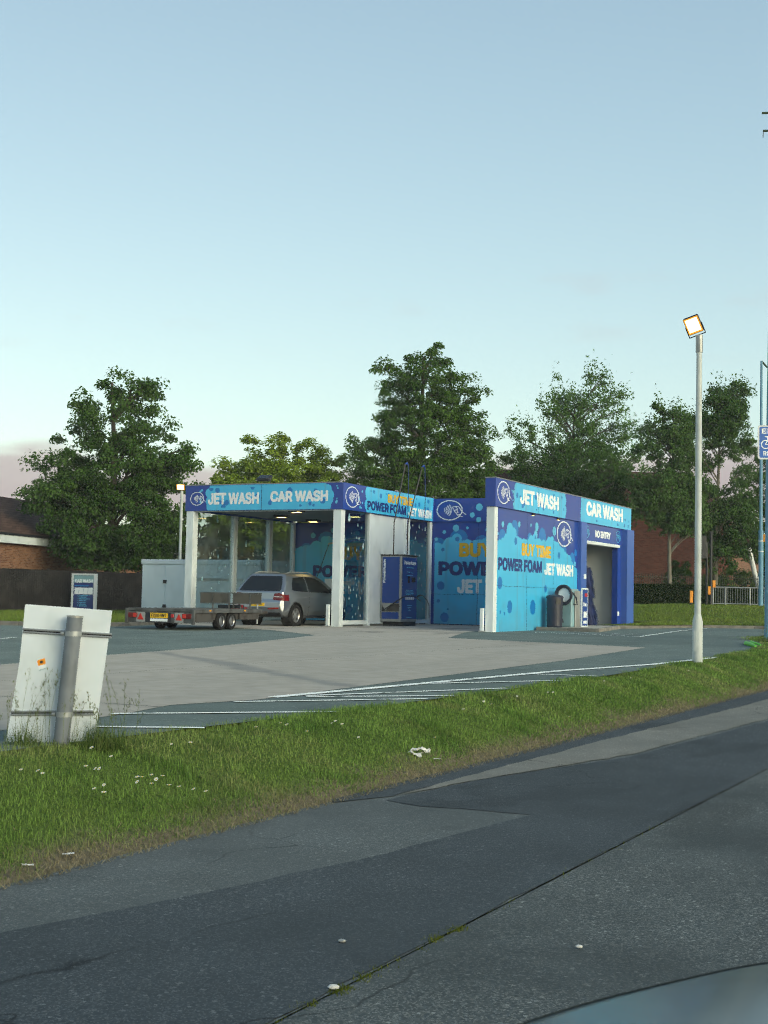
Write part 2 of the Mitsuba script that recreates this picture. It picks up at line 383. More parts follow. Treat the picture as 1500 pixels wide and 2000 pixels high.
# s of the survey is y + 39.92, the distance from the verge is 17.05 - x
def A_(p): return ROAD_EDGE - p
def B_(s): return s - 39.92
labels[fpoly('asphalt_patch', wob([(A_(-.62), B_(3.0)), (A_(-.66), B_(4.67)), (A_(-.91), B_(5.63)), (A_(-1.20), B_(6.98)), (A_(-1.45), B_(9.07)), (A_(-.95), B_(9.05)), (A_(-.63), B_(8.99)), (A_(-.30), B_(9.1)), (A_(-.42), B_(10.5)), (A_(-1.0), B_(13.0)),
                       (A_(-1.4), B_(19.5)), (A_(-1.5), B_(40)), (JOINT - .008, B_(40)), (JOINT - .008, B_(3.0))], .008, 1), .004, FOOTDARK)] = {'label': 'darker tarmac patch along the footway'}
labels[fpoly('worn_strip', wob([(A_(-.27), B_(9.35)), (A_(-.40), B_(10.4)), (A_(-.95), B_(13.2)), (A_(-1.3), B_(19.5)), (A_(-1.4), B_(38)), (A_(-.55), B_(38)), (A_(-.50), B_(21.0)), (A_(-.30), B_(14))], .012, 2), .008, FOOTTAN)] = {'label': 'paler worn strip of footway near the grass'}
fpoly('asphalt_patch', wob([(A_(-.02), B_(8.8)), (A_(-.26), B_(9.3)), (A_(-.3), B_(14)), (A_(-.48), B_(21)), (A_(-.5), B_(38)), (A_(0.1), B_(38)), (A_(.1), B_(9))], .01, 3), .006, FOOTDARK)

# forecourt
fore = Polygon([(-45, -60), (15.1, -60), *[(a + .0, b) for a, b in zip(EDGE_A[1:-1], EDGE_B[1:-1])], (13.0, 12), (11.5, 15.8), (10.4, 16.2), (8.6, 15.0), (7.9, 13.9), (7.2, 10.5), (6.6, 9.1), (5.9, 9.3), (5.9, 16), (-45, 16)])
FC = struct(put('forecourt', flat(fore, 0), ASPHALT))
apron = Polygon([(8.4, -26.5), (7.25, -21.5), (6.55, -17.3), (4.05, -8.5), (7.2, -7.0), (13.05, -8.85), (13.75, -16.6), (14.12, -25.2), (14.25, -27.7), (13.95, -28.8), (14.2, -29.9), (14.3, -31), (14.6, -37), (14.6, -52), (8.4, -52)])
approach = Polygon([(-6.2, 7.6), (-6.2, -.3), (-4.5, -3.0), (.9, -5.6), (4.03, -8.46), (7.2, -6.97), (5.3, -1.5), (4.6, 2.3), (5.5, 2.4), (5.5, 7.6)])
cuts = [sbox(-50, -29.06, 50, -29.02), sbox(10.392, -29.04, 10.408, 0), sbox(-50, -60.02, 50, -59.98)]
slabs = apron.difference(union_all(cuts))
for g in sorted(slabs.geoms, key=lambda g: g.centroid.y):
    put('concrete_slab', flat(g, .004), CONC, FC)
for g in sorted(approach.difference(union_all([sbox(-.02, -30, .02, 10), sbox(-50, -.33, 50, -.30)])).geoms, key=lambda g: g.centroid.x):
    put('concrete_slab', flat(g, .004), CONC, FC)
def mark(pts, w, m=PAINT, name='painted_line'):
    return put(name, flat(LineString(pts).buffer(w / 2, cap_style=2), .009), m, FC)
mark([(14.22, -27.33), (14.86, -19.93), (15.42, -16.64), (15.6, -13)], .15)
mark([(14.40, -26.9), (15.66, -24.2)], .09)
mark([(14.47, -27.03), (15.66, -25.8)], .09)
mark([(14.24, -28.1), (15.62, -26.4)], .09)
mark([(14.58, -24.07), (15.75, -22.1)], .09)
mark([(14.78, -21.07), (15.75, -20.88)], .09)
mark([(14.12, -29.95), (14.3, -29.75), (15.62, -28.45)], .09)
mark([(14.4, -31.15), (15.5, -30.48)], .09)
mark([(6.62, .91), (10.43, -.41)], .10)
mark([(10.43, -.41), (9.27, 8.92), (9.09, 13.68)], .10)
mark([(1.6, -19.5), (.99, -16.56)], .12)
mark([(2.6, -19.9), (2.1, -18.2)], .12, PAINTW)
for pts in ([(7.5, 1.1), (7.9, 2.3)], [(7.9, 2.3), (8.25, 1.1)], [(8.5, 1.0), (8.6, 2.2)], [(8.6, 2.2), (9.1, 1.9)], [(9.1, 1.9), (8.95, .7)], [(9.3, .6), (9.45, 2.7)], [(7.2, 2.7), (7.9, 2.75)]):
    mark(pts, .14, PAINTW, 'worn_marking')

# kerbs
def kerb_run(pts, h=.12, w=.14, m=KERB, step=.915, z0=None, name='kerb'):
    ks = []
    for p, q in zip(pts, pts[1:]):
        d = math.hypot(q[0] - p[0], q[1] - p[1])
        n = max(1, round(d / step))
        for k in range(n):
            a = (p[0] + (q[0] - p[0]) * (k + .006) / n, p[1] + (q[1] - p[1]) * (k + .006) / n)
            b = (p[0] + (q[0] - p[0]) * (k + .994) / n, p[1] + (q[1] - p[1]) * (k + .994) / n)
            L = math.hypot(b[0] - a[0], b[1] - a[1])
            zz = zf((a[1] + b[1]) / 2) if z0 is None else z0
            t = bx(0, L, 0, w, -.2, h + rng.uniform(-.004, .004), .012)
            t.apply_translation((0, rng.uniform(-.004, .004), 0))
            ks.append(xform(t, (a[0], a[1], zz), math.atan2(q[1] - p[1], q[0] - p[0])))
    for t in ks: put('kerb_stone', t, m, FC)
kerb_run([(5.8, 3.30), (8.0, 3.34)])
kerb_run([(8.0, 3.34), (6.95, 9.2), (7.3, 10.5), (8.1, 13.9), (8.6, 15.0)])
kerb_run([(8.6, 15.0), (10.4, 16.2), (14.5, 16.6)])
kerb_run([(-12.5, -9.9), (-7.6, -9.55), (-4.6, -8.9), (-3.6, -7.0), (-4.6, -3.2), (-6.3, -.6)])
struct(put('vacuum_island', flat(Polygon([(5.78, 3.40), (7.9, 3.44), (6.9, 9.0), (5.78, 9.0)]), .105), CONC))
# lawns
struct(put('lawn', sheet(np.linspace(-60, 90, 101), np.linspace(16.6, 120, 70), lambda x, y: lawn_z(x, y) + .05 * (meshkit.noise(np.stack([x * .4, y * .4, 0 * x], -1)) - .5)), LAWN))
lawn2 = Polygon([(-12.5, -9.8), (-7.6, -9.45), (-4.7, -8.8), (-3.72, -7.0), (-4.7, -3.2), (-6.35, -.5), (-8, 5), (-15.9, 12.5), (-17.3, .3), (-18.4, -9)])
struct(put('lawn', flat(lawn2, .11), LAWN))
struct(put('lawn', flat(Polygon([(6.95, 9.3), (7.4, 10.6), (8.2, 14.0), (8.7, 15.05), (10.4, 16.3), (16, 16.9), (16, 22), (5.9, 22), (5.9, 9.3)]), .12), LAWN))
# verge
def verge_z(a, b):
    e = verge_in(b)
    t = np.clip((ROAD_EDGE - a) / (ROAD_EDGE - e), 0, 1.25)
    prof = np.where(t < 1, np.sin(np.clip(t, 0, 1) * np.pi / 2) ** 1.05 * 1.0, 1.0)
    bump = .05 * (meshkit.noise(np.stack([a * 2.2, b * 1.1, 0 * a], -1)) - .5) + .04 * (meshkit.noise(np.stack([a * .9, b * .35, 0 * a + 4], -1)) - .5)
    return prof * (zf(b) - .01) + bump * np.clip(t * 3, 0, 1) - .01 - np.clip((t - 1.02) * 1.2, 0, 1) * .3
bs_ = np.concatenate([np.linspace(-60, -37, 24), np.arange(-36.5, 5, .3), np.linspace(5.5, 90, 50)])
vv = sheet(np.linspace(0, 1, 26), bs_, lambda x, y: 0 * x)
V = vv.vertices.copy()
e_ = verge_in(V[:, 1]) - .3
V[:, 0] = ROAD_EDGE + .03 + (e_ - ROAD_EDGE - .03) * V[:, 0] + .0
V[:, 0] += np.where(vv.vertices[:, 0] < .02, .07 * (meshkit.fbm(np.stack([0 * V[:, 1], V[:, 1] * 1.6, 0 * V[:, 1]], -1), 3) - .5), 0)
V[:, 2] = verge_z(V[:, 0], V[:, 1]) + .002
vv.vertices = V
vv.invert()
VG = struct(put('verge', vv, SOIL, smooth=True))
# ------------------------------------------------------------------ the wash bay on the left
ZT, ZB, G0 = 5.31, 4.41, .48       # top and bottom of the fascias, ground at the bays
bay = thing('jet_wash_bay', 'open wash bay with glass screens and white posts where the silver car stands', 'wash bay')
# fascias are boxes, mitred by butting
ff = put('fascia', bx(-6.10, 0.0, 0, .14, ZB, ZT), NAVY, bay)
labels[ff] = {'label': 'front fascia reading JET WASH CAR WASH'}
def stuff(k): labels[k] = {'kind': 'stuff'}; return k
def foamset(parent, face, at, patch, blobs, lights=None, d=.003):
    put('foam_print', face(patch, at, d), FOAM, parent)
    if blobs is not None: stuff(put('bubble_print', face(blobs.intersection(patch), at + (d if face is on_side else -d), .002), FOAM2, parent))
    if lights is not None and lights.area > 0: stuff(put('bubble_print', face(lights, at, .002), FOAM3, parent))
foamset(ff, on_front, 0, foam_patch(-5.42, -.22, ZB + .01, ZT - .01, 5), bubbles(-5.2, -.5, ZB + .1, ZT - .1, 26, .03, .11, 6), bubbles(-5.62, -5.5, ZB + .1, ZT - .1, 5, .02, .05, 7).union(bubbles(-.14, -.05, ZB + .1, ZT - .1, 6, .02, .05, 8)))
put('lettering', on_front(fit(text_poly('JET WASH'), -5.28, -3.17, 4.62, 5.04), -.003, .004), LETW, ff)
put('lettering', on_front(fit(text_poly('CAR WASH'), -2.71, -.44, 4.68, 5.06), -.003, .004), LETW, ff)
put('contactless_symbol', on_front(fit(CL, -6.03, -5.38, 4.60, 5.08), 0, .004), LETW, ff)
fs = put('fascia', bx(.002, .14, 0.0, 7.34, ZB, ZT), NAVY, bay)
labels[fs] = {'label': 'side fascia reading BUY TIME POWER FOAM JET WASH'}
FSX = .14
foamset(fs, on_side, FSX, foam_patch(1.55, 7.25, ZB + .01, ZT - .01, 11), bubbles(1.9, 7.0, ZB + .1, ZT - .1, 24, .03, .10, 12), bubbles(1.15, 1.4, ZB + .1, ZT - .1, 5, .02, .05, 13))
put('lettering', on_side(fit(text_poly('BUY TIME'), 3.32, 5.36, 4.86, 5.17), FSX + .003, .004), LETY, fs)
put('lettering', on_side(fit(text_poly('POWER FOAM'), 1.75, 4.82, 4.50, 4.83), FSX + .003, .004), NAVYT, fs)
put('lettering', on_side(fit(text_poly('JET WASH'), 5.02, 7.04, 4.50, 4.82), FSX + .003, .004), LETW, fs)
put('contactless_symbol', on_side(fit(CL, .16, 1.28, 4.50, 5.22), FSX, .004), LETW, fs)
put('fascia', bx(-6.24, -6.102, 0, 7.34, ZB, ZT), NAVY, bay)
put('roof', bx(-6.10, .0, .142, 7.34, ZB + .06, ZB + .22), SOFFIT, bay)
put('roof_edge', bx(-6.10, -.0, .15, .26, ZB - .03, ZB + .058), WHITE, bay)
def post(parent, x0, x1, y0, y1, z1=ZB - .002, z0=G0 - .05, m=WHITE, name='post'): return put(name, bx(x0, x1, y0, y1, z0, z1, .006), m, parent)
post(bay, -6.20, -5.90, .03, .33); post(bay, -.24, .07, .03, .30)
def drops(y0, y1, z0, z1, n, seed, big=True):
    r = np.random.default_rng(seed)
    g = []
    for k in range(n * 6):
        if len(g) >= n: break
        s = r.choice([.035, .05, .065, .09, .15], p=[.30, .34, .22, .11, .03]) * r.uniform(.85, 1.1)
        y, z = r.uniform(y0 + .06, y1 - .06), r.uniform(z0 + .1, z1 - .15)
        if any((y - a) ** 2 + ((z - b) * .8) ** 2 < (s + c + .05) ** 2 for a, b, c in g): continue
        g.append((y, z, s))
    out = []
    for y, z, s in g:
        a = np.linspace(0, 2 * np.pi, 15)[:-1]
        w = s * .62 * np.sin(a) * np.sin(a / 2) ** .9
        out.append(Polygon(np.stack([y + w, z + s * (.35 + np.cos(a)) * .95], 1)).buffer(0))
    return union_all(out)
DROP = mat('drop_print', mikit.proc(lambda p, n, uv: mix((.22, .42, .50), (.60, .74, .78), smoothstep(.42, .58, noise(p.x * 5, p.y * 9, p.z * 11)))), .25)
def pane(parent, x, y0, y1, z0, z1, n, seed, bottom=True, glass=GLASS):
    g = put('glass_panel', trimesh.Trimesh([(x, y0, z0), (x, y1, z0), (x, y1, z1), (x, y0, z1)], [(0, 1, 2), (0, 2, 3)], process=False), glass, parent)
    k = put('drop_prints', on_side(drops(y0, y1, z0, z1, n, seed), x + .003, .002), DROP, g)
    labels[k] = {'kind': 'stuff'}
    if bottom: put('rail', bx(x - .05, x + .05, y0, y1, z0 - .14, z0), WHITE, parent)
# right hand screen: glass, white panel behind the machine, glass
XS = .0
pane(bay, XS, .30, 2.07, .69, 4.38, 46, 21, glass='film_glass')
post(bay, -.10, .09, 2.07, 2.24, z1=4.40, z0=.40); post(bay, -.07, .05, 2.24, 2.52, z1=4.40, z0=.56)
put('white_panel', bx(-.03, .03, 2.52, 5.0, .60, 4.40), WHITE, bay)
put('panel_rail', bx(-.06, .06, 2.52, 5.0, .56, .60), WHITE, bay)
post(bay, -.07, .07, 5.0, 5.20, z1=4.40); post(bay, -.05, .05, 5.24, 5.38, z1=4.40)
pane(bay, XS, 5.38, 7.10, .69, 4.38, 40, 22, glass='film_glass')
post(bay, -.07, .07, 7.10, 7.30, z1=4.40)
# left hand screen
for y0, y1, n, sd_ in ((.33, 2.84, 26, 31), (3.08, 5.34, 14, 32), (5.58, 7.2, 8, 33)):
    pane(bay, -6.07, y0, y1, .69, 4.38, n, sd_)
for y in (2.84, 5.34): post(bay, -6.17, -5.99, y, y + .24, z1=4.40)
post(bay, -6.17, -5.99, 7.2, 7.33, z1=4.40)
# ceiling lamps
def emitter(rad): return {'type': 'area', 'radiance': rgb(rad)}
WARM = (1.0, .68, .20)
LP = 1.0
def warm(k): return [k * c for c in WARM]
for x, y in ((-2.1, .75), (-4.3, 3.4), (-1.3, 3.6), (-4.6, 6.3)):
    lp = put('ceiling_lamp', bx(x - .26, x + .26, y - .16, y + .16, ZB - .03, ZB + .058, .01), DARK, bay)
    put('lens', trimesh.Trimesh([(x - .17, y - .09, ZB - .034), (x + .17, y - .09, ZB - .034), (x + .17, y + .09, ZB - .034), (x - .17, y + .09, ZB - .034)], [(0, 2, 1), (0, 3, 2)], process=False), LETW, lp, emitter=emitter(warm(1.6 * LP)))
fl = thing('roof_floodlight', 'unlit black floodlight tilted on the roof edge above the JET WASH fascia', 'floodlight')
T = trimesh.transformations
def tilt(t, ang, axis, about, loc=(0, 0, 0)):
    t = t.copy(); t.apply_transform(T.rotation_matrix(ang, axis, about)); t.apply_translation(loc); return t
put('housing', tilt(bx(-3.36, -2.84, .10, .22, 5.40, 5.72, .03), math.radians(-58), [1, 0, 0], [-3.1, .16, 5.5]), DARK, fl)
put('glass_face', tilt(bx(-3.32, -2.88, .094, .10, 5.44, 5.68), math.radians(-58), [1, 0, 0], [-3.1, .16, 5.5]), TINT, fl)
put('bracket', cat_([rod((-3.36, .2, 5.31), (-3.36, .2, 5.52), .015), rod((-2.84, .2, 5.31), (-2.84, .2, 5.52), .015)]), DARK, fl)

# ------------------------------------------------------------------ the wash hall: back wall, dividing wall, drive-through
hall = thing('car_wash_hall', 'blue car wash hall with foam graphics, a dividing wall and a NO ENTRY doorway', 'car wash building')
YB = 7.36
bw = put('back_wall', bx(-6.24, 5.44, YB, YB + .12, G0 + .05, ZB), NAVY, hall)
put('plinth', bx(-6.24, 5.44, YB + .02, YB + .14, G0 - .2, G0 + .05), BLACK, hall)
fb = put('fascia', bx(.145, 5.44, YB - .06, YB + .10, ZB + .002, ZT - .02), NAVY, hall)
put('contactless_symbol', on_front(fit(CL, .24, 1.47, 4.46, 5.23), YB - .06, .004), LETW, fb)
stuff(put('bubble_print', on_front(union_all([circ(2.0, 4.95, .14), circ(1.72, 4.66, .10), circ(1.98, 4.48, .10), circ(3.0, 4.8, .13), circ(4.1, 4.6, .1), circ(4.6, 5.0, .12)]), YB - .06, .003), FOAM3, fb))
def wall_foam(h0, h1, z0, heights, seed):
    r = np.random.default_rng(seed)
    hs = np.linspace(h0, h1, 60)
    zs = np.interp(hs, *zip(*heights))
    g = [Polygon([(h0, z0), *zip(hs, zs - .08), (h1, z0)])]
    h = h0 + .1
    while h < h1:
        rad = r.uniform(.12, .30)
        g.append(circ(h, np.interp(h, *zip(*heights)) - rad * .55, rad, 8))
        h += rad * r.uniform(.9, 1.3)
    return union_all(g).intersection(sbox(h0, z0, h1, 9))
def graphic(parent, face, at, w, behind, lights, mids):
    s = 1 if face is on_side else -1
    stuff(put('bubble_print', face(behind, at, .002), FOAM2, parent))
    put('foam_print', face(w, at, .004), FOAM, parent)
    stuff(put('bubble_print', face(lights, at, .003), FOAM3, parent))
    stuff(put('bubble_print', face(mids, at + s * .004, .002), FOAM2, parent))
bh0 = .16
graphic(bw, on_front, YB, wall_foam(bh0, 5.43, G0 + .06, [(.1, 3.45), (.7, 3.6), (1.0, 3.95), (1.3, 3.62), (2.2, 3.65), (3.2, 3.9), (4.2, 3.5), (5.5, 3.2)], 41),
        union_all([circ(1.15, 3.75, .38), circ(.35, 3.55, .25), circ(2.1, 3.6, .3), circ(3.4, 3.9, .35)]),
        union_all([circ(1.03, 4.17, .13), circ(.55, 4.02, .07), circ(1.5, 4.17, .055), circ(.22, 3.75, .07), circ(2.3, 4.1, .07), circ(3.0, 4.2, .1)]),
        union_all([circ(.44, 1.98, .16), circ(.62, .78, .18), circ(.35, 1.4, .07), circ(2.28, .72, .2), circ(.5, 3.35, .07), circ(1.7, 3.6, .055), circ(.75, 1.1, .04), circ(1.1, 3.75, .09)]))
put('lettering', on_front(fit(text_poly('BUY TIME', .06), 1.18, 4.4, 3.07, 3.61), YB - .004, .004), LETY, bw)
put('lettering', on_front(fit(text_poly('POWER FOAM', .06), .33, 5.3, 2.37, 2.91), YB - .004, .004), NAVYT, bw)
put('lettering', on_front(fit(text_poly('JET WASH', .06), 1.12, 3.95, 1.70, 2.24), YB - .004, .004), LETW, bw)
# the same print in the left bay
graphic(bw, on_front, YB, wall_foam(-6.2, -.1, G0 + .06, [(-6.2, 3.3), (-5.2, 3.45), (-4.6, 3.85), (-4.0, 3.5), (-2.5, 3.6), (-1.2, 3.8), (0, 3.3)], 43),
        union_all([circ(-4.6, 3.7, .36), circ(-5.5, 3.3, .3), circ(-2.0, 3.7, .3)]), union_all([circ(-5.2, 3.9, .11), circ(-4.3, 4.1, .1), circ(-3.2, 4.0, .1)]),
        union_all([circ(-5.3, 1.2, .16), circ(-3.5, 1.0, .15), circ(-1.5, 1.4, .17)]))
put('lettering', on_front(fit(text_poly('BUY TIME', .06), -4.2, -1.2, 2.92, 3.46), YB - .004, .004), LETY, bw)
put('lettering', on_front(fit(text_poly('POWER FOAM', .06), -5.17, -.55, 2.24, 2.72), YB - .004, .004), NAVYT, bw)
put('lettering', on_front(fit(text_poly('JET WASH', .06), -4.4, -1.3, 1.58, 2.10), YB - .004, .004), LETW, bw)
put('notice', bx(-4.6, -4.25, YB - .03, YB - .006, 1.75, 2.18), LETW, bw)
# dividing wall, its outer face at x = WX
WX = 5.72
sw = put('dividing_wall', bx(5.47, WX, -.08, 7.78, G0 - .05, ZB), NAVY, hall)
post(hall, 5.48, 5.75, -.36, -.082, z1=ZB - .002)
ws = wall_foam(-.07, 7.75, G0 - .04, [(-.1, 3.25), (.3, 3.35), (.85, 3.55), (1.1, 3.95), (1.45, 3.62), (1.8, 3.42), (2.6, 3.45), (3.3, 3.62), (3.6, 3.5), (4.4, 3.42), (4.9, 3.66), (5.4, 3.5), (5.9, 3.32), (6.8, 3.05), (7.3, 2.75), (7.8, 2.5)], 44)
graphic(sw, on_side, WX, ws, union_all([circ(1.45, 3.75, .34), circ(.4, 3.4, .34), circ(4.05, 3.62, .36), circ(2.85, 3.5, .25), circ(7.2, 2.95, .3), circ(6.3, 3.25, .25)]),
        union_all([circ(.42, 3.89, .10), circ(-.0, 3.58, .055), circ(1.86, 3.97, .10), circ(2.94, 4.0, .06), circ(3.5, 3.98, .15), circ(5.25, 3.92, .17), circ(3.4, 3.7, .16), circ(7.5, 2.85, .09)]),
        union_all([circ(.23, 2.02, .20), circ(1.1, 1.27, .21), circ(3.2, 1.26, .25), circ(4.42, 1.9, .13), circ(.3, 1.1, .06), circ(.65, 1.05, .055), circ(1.55, 3.4, .12), circ(5.75, 3.1, .12), circ(3.35, 3.62, .06), circ(2.35, 3.3, .055), circ(7.55, 3.25, .13)]))
put('lettering', on_side(fit(text_poly('BUY TIME', .055), 2.11, 4.91, 2.95, 3.37), WX + .004, .004), LETY, sw)
put('lettering', on_side(fit(text_poly('POWER FOAM', .055), .06, 4.03, 2.42, 2.84), WX + .004, .004), NAVYT, sw)
put('lettering', on_side(fit(text_poly('JET WASH', .055), 4.28, 7.29, 2.37, 2.80), WX + .004, .004), LETW, sw)
put('contactless_symbol', on_side(fit(CL, 5.52, 7.25, 3.42, 4.33), WX, .005), LETW, sw)
FX = 5.80
f1 = put('fascia', bx(5.45, FX, -.42, 7.60, ZB + .002, ZT), NAVY, hall)
f2 = put('fascia', bx(5.45, FX + .003, 7.604, 14.25, ZB + .002, ZT), NAVY, hall)
labels[f1] = {'label': 'fascia reading JET WASH over the dividing wall'}
labels[f2] = {'label': 'fascia reading CAR WASH over the NO ENTRY doorway'}
foamset(f1, on_side, FX, foam_patch(1.1, 6.25, ZB + .012, ZT - .01, 51), bubbles(1.4, 6.0, ZB + .1, ZT - .1, 20, .03, .10, 52), bubbles(.95, 1.1, ZB + .1, ZT - .1, 5, .02, .05, 53))
put('lettering', on_side(fit(text_poly('JET WASH'), 1.69, 5.44, 4.64, 5.14), FX + .003, .004), LETW, f1)
put('contactless_symbol', on_side(fit(CL, -.28, .92, 4.53, 5.25), FX, .004), LETW, f1)
foamset(f2, on_side, FX + .003, foam_patch(7.75, 14.24, ZB + .012, ZT - .01, 55, (1, 0)), bubbles(8.2, 14, ZB + .1, ZT - .1, 16, .03, .10, 56))
put('lettering', on_side(fit(text_poly('CAR WASH'), 8.48, 13.07, 4.68, 5.22), FX + .006, .004), LETW, f2)
for y in (2.6, 5.2): put('panel_joint', bx(WX + .0085, WX + .0105, y - .006, y + .006, G0, ZB), NAVYT, sw)
put('panel_joint', bx(WX + .0085, WX + .0105, -.07, 7.7, 1.925, 1.935), NAVYT, sw)
for y in (3.4,): put('panel_joint', bx(FX + .0085, FX + .0105, y - .006, y + .006, ZB + .01, ZT - .01), NAVYT, f1)
for x in (1.95, 3.9): put('panel_joint', bx(x - .006, x + .006, YB - .0105, YB - .0085, G0 + .06, ZB), NAVYT, bw)
put('panel_joint', bx(.16, 5.43, YB - .0105, YB - .0085, 1.655, 1.665), NAVYT, bw)
put('panel_joint', bx(-3.07, -3.055, -.0105, -.0085, ZB + .01, ZT - .01), NAVYT, ff)
put('capping', bx(-6.26, .005, -.02, .16, ZT + .001, ZT + .025), GREYM, bay)
put('capping', bx(5.43, FX + .02, -.44, 14.27, ZT + .001, ZT + .025), GREYM, hall)
# doorway front
p1 = put('pillar', bx(5.47, 5.86, 7.782, 8.42, G0 - .05, ZB), PILLAR, hall)
p2 = put('pillar', bx(5.47, 5.95, 13.25, 14.2, G0 - .05, ZB), PILLAR, hall)
put('pillar', bx(5.47, 5.70, 12.78, 13.248, G0 - .05, ZB), NAVY, hall)
put('notice', bx(5.862, 5.875, 8.1, 8.36, 2.32, 2.50), LETW, p1)
put('notice', bx(5.702, 5.715, 12.8, 13.0, .95, 1.12), LETW, hall)
hd = put('door_header', bx(5.50, 5.74, 8.422, 13.248, 3.76, ZB), NAVY, hall)
put('lettering', on_side(fit(text_poly('NO ENTRY', .055), 9.75, 11.68, 3.93, 4.20), 5.74, .005), LETW, hd)
put('contactless_symbol', on_side(fit(CL, 8.5, 9.1, 3.86, 4.32), 5.74, .004), FOAM3, hd)
put('contactless_symbol', on_side(fit(CL, 12.4, 13.05, 3.86, 4.32), 5.74, .004), FOAM3, hd)
put('shutter_box', bx(5.50, 5.80, 8.422, 12.78, 3.64, 3.758, .01), WHITE, hall)
put('inner_wall', bx(-6.2, 5.5, 13.26, 13.5, G0 - .1, ZB), INNER, hall)
put('inner_wall', bx(-6.2, 5.46, YB + .122, YB + .24, G0 + .05, ZB), INNER, hall)
put('floor', bx(-6.2, 5.78, YB + .24, 13.26, G0 - .1, G0 + .04), CONC, hall)
put('roof', bx(-6.24, 5.44, YB + .13, 14.2, ZB + .1, ZB + .3), ROOFFELT, hall)
put('rear_wall', bx(-6.24, 5.46, 14.0, 14.2, G0 - .1, ZB), NAVY, hall)
put('downlights', cat_([bx(WX + .002, WX + .05, y - .12, y + .12, ZB - .07, ZB) for y in (3.1, 5.6)]), DARK, hall)
for y in (3.1, 5.6):
    put('downlight_lens', trimesh.Trimesh([(WX + .006, y - .09, ZB - .074), (WX + .046, y - .09, ZB - .074), (WX + .046, y + .09, ZB - .074), (WX + .006, y + .09, ZB - .074)], [(0, 2, 1), (0, 3, 2)], process=False), LETW, hall, emitter=emitter(warm(1.2 * LP)))
# wash brush in the doorway
br = thing('wash_brush', 'tall blue bristle brush standing inside the NO ENTRY doorway', 'brush')
put('shaft', rod((5.2, 10.2, G0), (5.2, 10.2, 3.2), .06), GREYM, br)
def bristles():
    r = np.random.default_rng(3)
    n = 2600
    z = r.uniform(.62, 2.85, n)
    a = r.uniform(0, 2 * np.pi, n)
    band = np.where((z > 1.45) & (z < 1.95), .75, 1.0)
    L = (.20 + .34 * np.clip((2.9 - z) / 2.3, 0, 1) ** .8) * band * r.uniform(.8, 1.12, n)
    drop = L * r.uniform(.5, 1.1, n)
    c = np.stack([np.cos(a), np.sin(a), 0 * a], 1)
    t = np.stack([-np.sin(a), np.cos(a), 0 * a], 1)
    b0 = np.array([5.2, 10.2, 0]) + c * .05 + np.c_[0 * a, 0 * a, z]
    mid = b0 + c * (L * .7)[:, None] - np.c_[0 * a, 0 * a, drop * .25]
    tip = b0 + c * L[:, None] - np.c_[0 * a, 0 * a, drop]
    w = .02
    v = np.stack([b0 - t * w, b0 + t * w, mid - t * w, mid + t * w, tip - t * w * .7, tip + t * w * .7], 1).reshape(-1, 3)
    k = np.arange(n)[:, None] * 6
    f = np.concatenate([k + q for q in ((0, 1, 3), (0, 3, 2), (2, 3, 5), (2, 5, 4))], 0)
    return trimesh.Trimesh(v, f, process=False)
labels[put('bristles', bristles(), BRUSH, br)] = {'kind': 'stuff'}

# guard posts in front of the white columns
for (x, y, lab) in ((-.31, -.06, 'short white guard post by the column beside the silver car'), (5.41, -.44, 'short white guard post by the dividing wall end column')):
    gp = thing('guard_post', lab, 'guard post')
    put('tube', bx(x - .055, x + .055, y - .055, y + .055, G0 - .1, 1.22, .010), WHITE, gp)
    put('base_plate', bx(x - .09, x + .09, y - .09, y + .09, G0 - .02, G0 + .035), GREYM, gp)

# ------------------------------------------------------------------ foam machine and its hose booms
mc = thing('foam_machine', 'blue and grey coin operated foam wash cabinet against the white panel', 'wash machine')
mx0, mx1, my0, my1, mz0, mz1 = .06, .86, 3.08, 4.36, .64, 2.97
put('plinth', bx(.06, .84, 3.3, 4.34, G0 - .1, mz0), DARK, mc)
cab = put('cabinet', bx(mx0, mx1, my0, my1, mz0, mz1, .015), GREYM, mc)
put('top_cap', bx(mx0 - .02, mx1 + .03, my0 - .03, my1 + .03, mz1, mz1 + .04, .01), RUST, mc)
pl = put('front_panel', bx(mx0 + .06, mx1 - .08, my0 - .012, my0 - .001, 1.30, 2.92), BLUEM, mc)
tt = affinity.rotate(text_poly('Powerfoam', .03), 90, origin=(0, 0))
put('lettering', on_front(fit(tt, .14, .24, 2.00, 2.84), my0 - .012, .004), LETW, pl)
put('lower_panel', bx(mx0 + .06, mx1 - .08, my0 - .012, my0 - .001, .74, .98), BLUEM, mc)
put('bay', bx(mx0 + .05, mx1 - .06, my0 - .006, my0 - .001, 1.00, 1.28), RUST, mc)
put('lance_holster', on_front(Polygon([(.12, 1.28), (.52, 1.28), (.28, 1.02)]), my0 - .006, .055), GREYM, mc)
sp_ = put('side_panel', bx(mx1 + .001, mx1 + .012, my0 + .07, my1 - .03, .74, 2.92), BLUEM, mc)
put('lettering', on_side(fit(text_poly('Powerfoam', .03), 3.28, 4.22, 2.66, 2.80), mx1 + .012, .004), LETW, sp_)
put('print_lines', on_side(union_all([line([(a, z), (b, z)], .022, 2) for a, b, z in ((3.45, 4.05, 2.56), (3.5, 3.75, 2.40), (3.85, 4.0, 2.38), (3.5, 3.95, 2.28), (3.45, 4.0, 1.76), (3.4, 4.05, 1.70), (3.4, 4.05, 1.65), (3.45, 4.0, 1.60), (3.55, 3.95, 1.22), (3.6, 3.9, 1.14), (3.6, 3.85, 1.06), (3.5, 4.0, .80))]), mx1 + .012, .003), FOAM3, sp_)
put('buttons', on_side(union_all([sbox(3.40 + .15 * k, 1.42, 3.49 + .15 * k, 1.52) for k in range(5)]), mx1 + .012, .012), LETW, sp_)
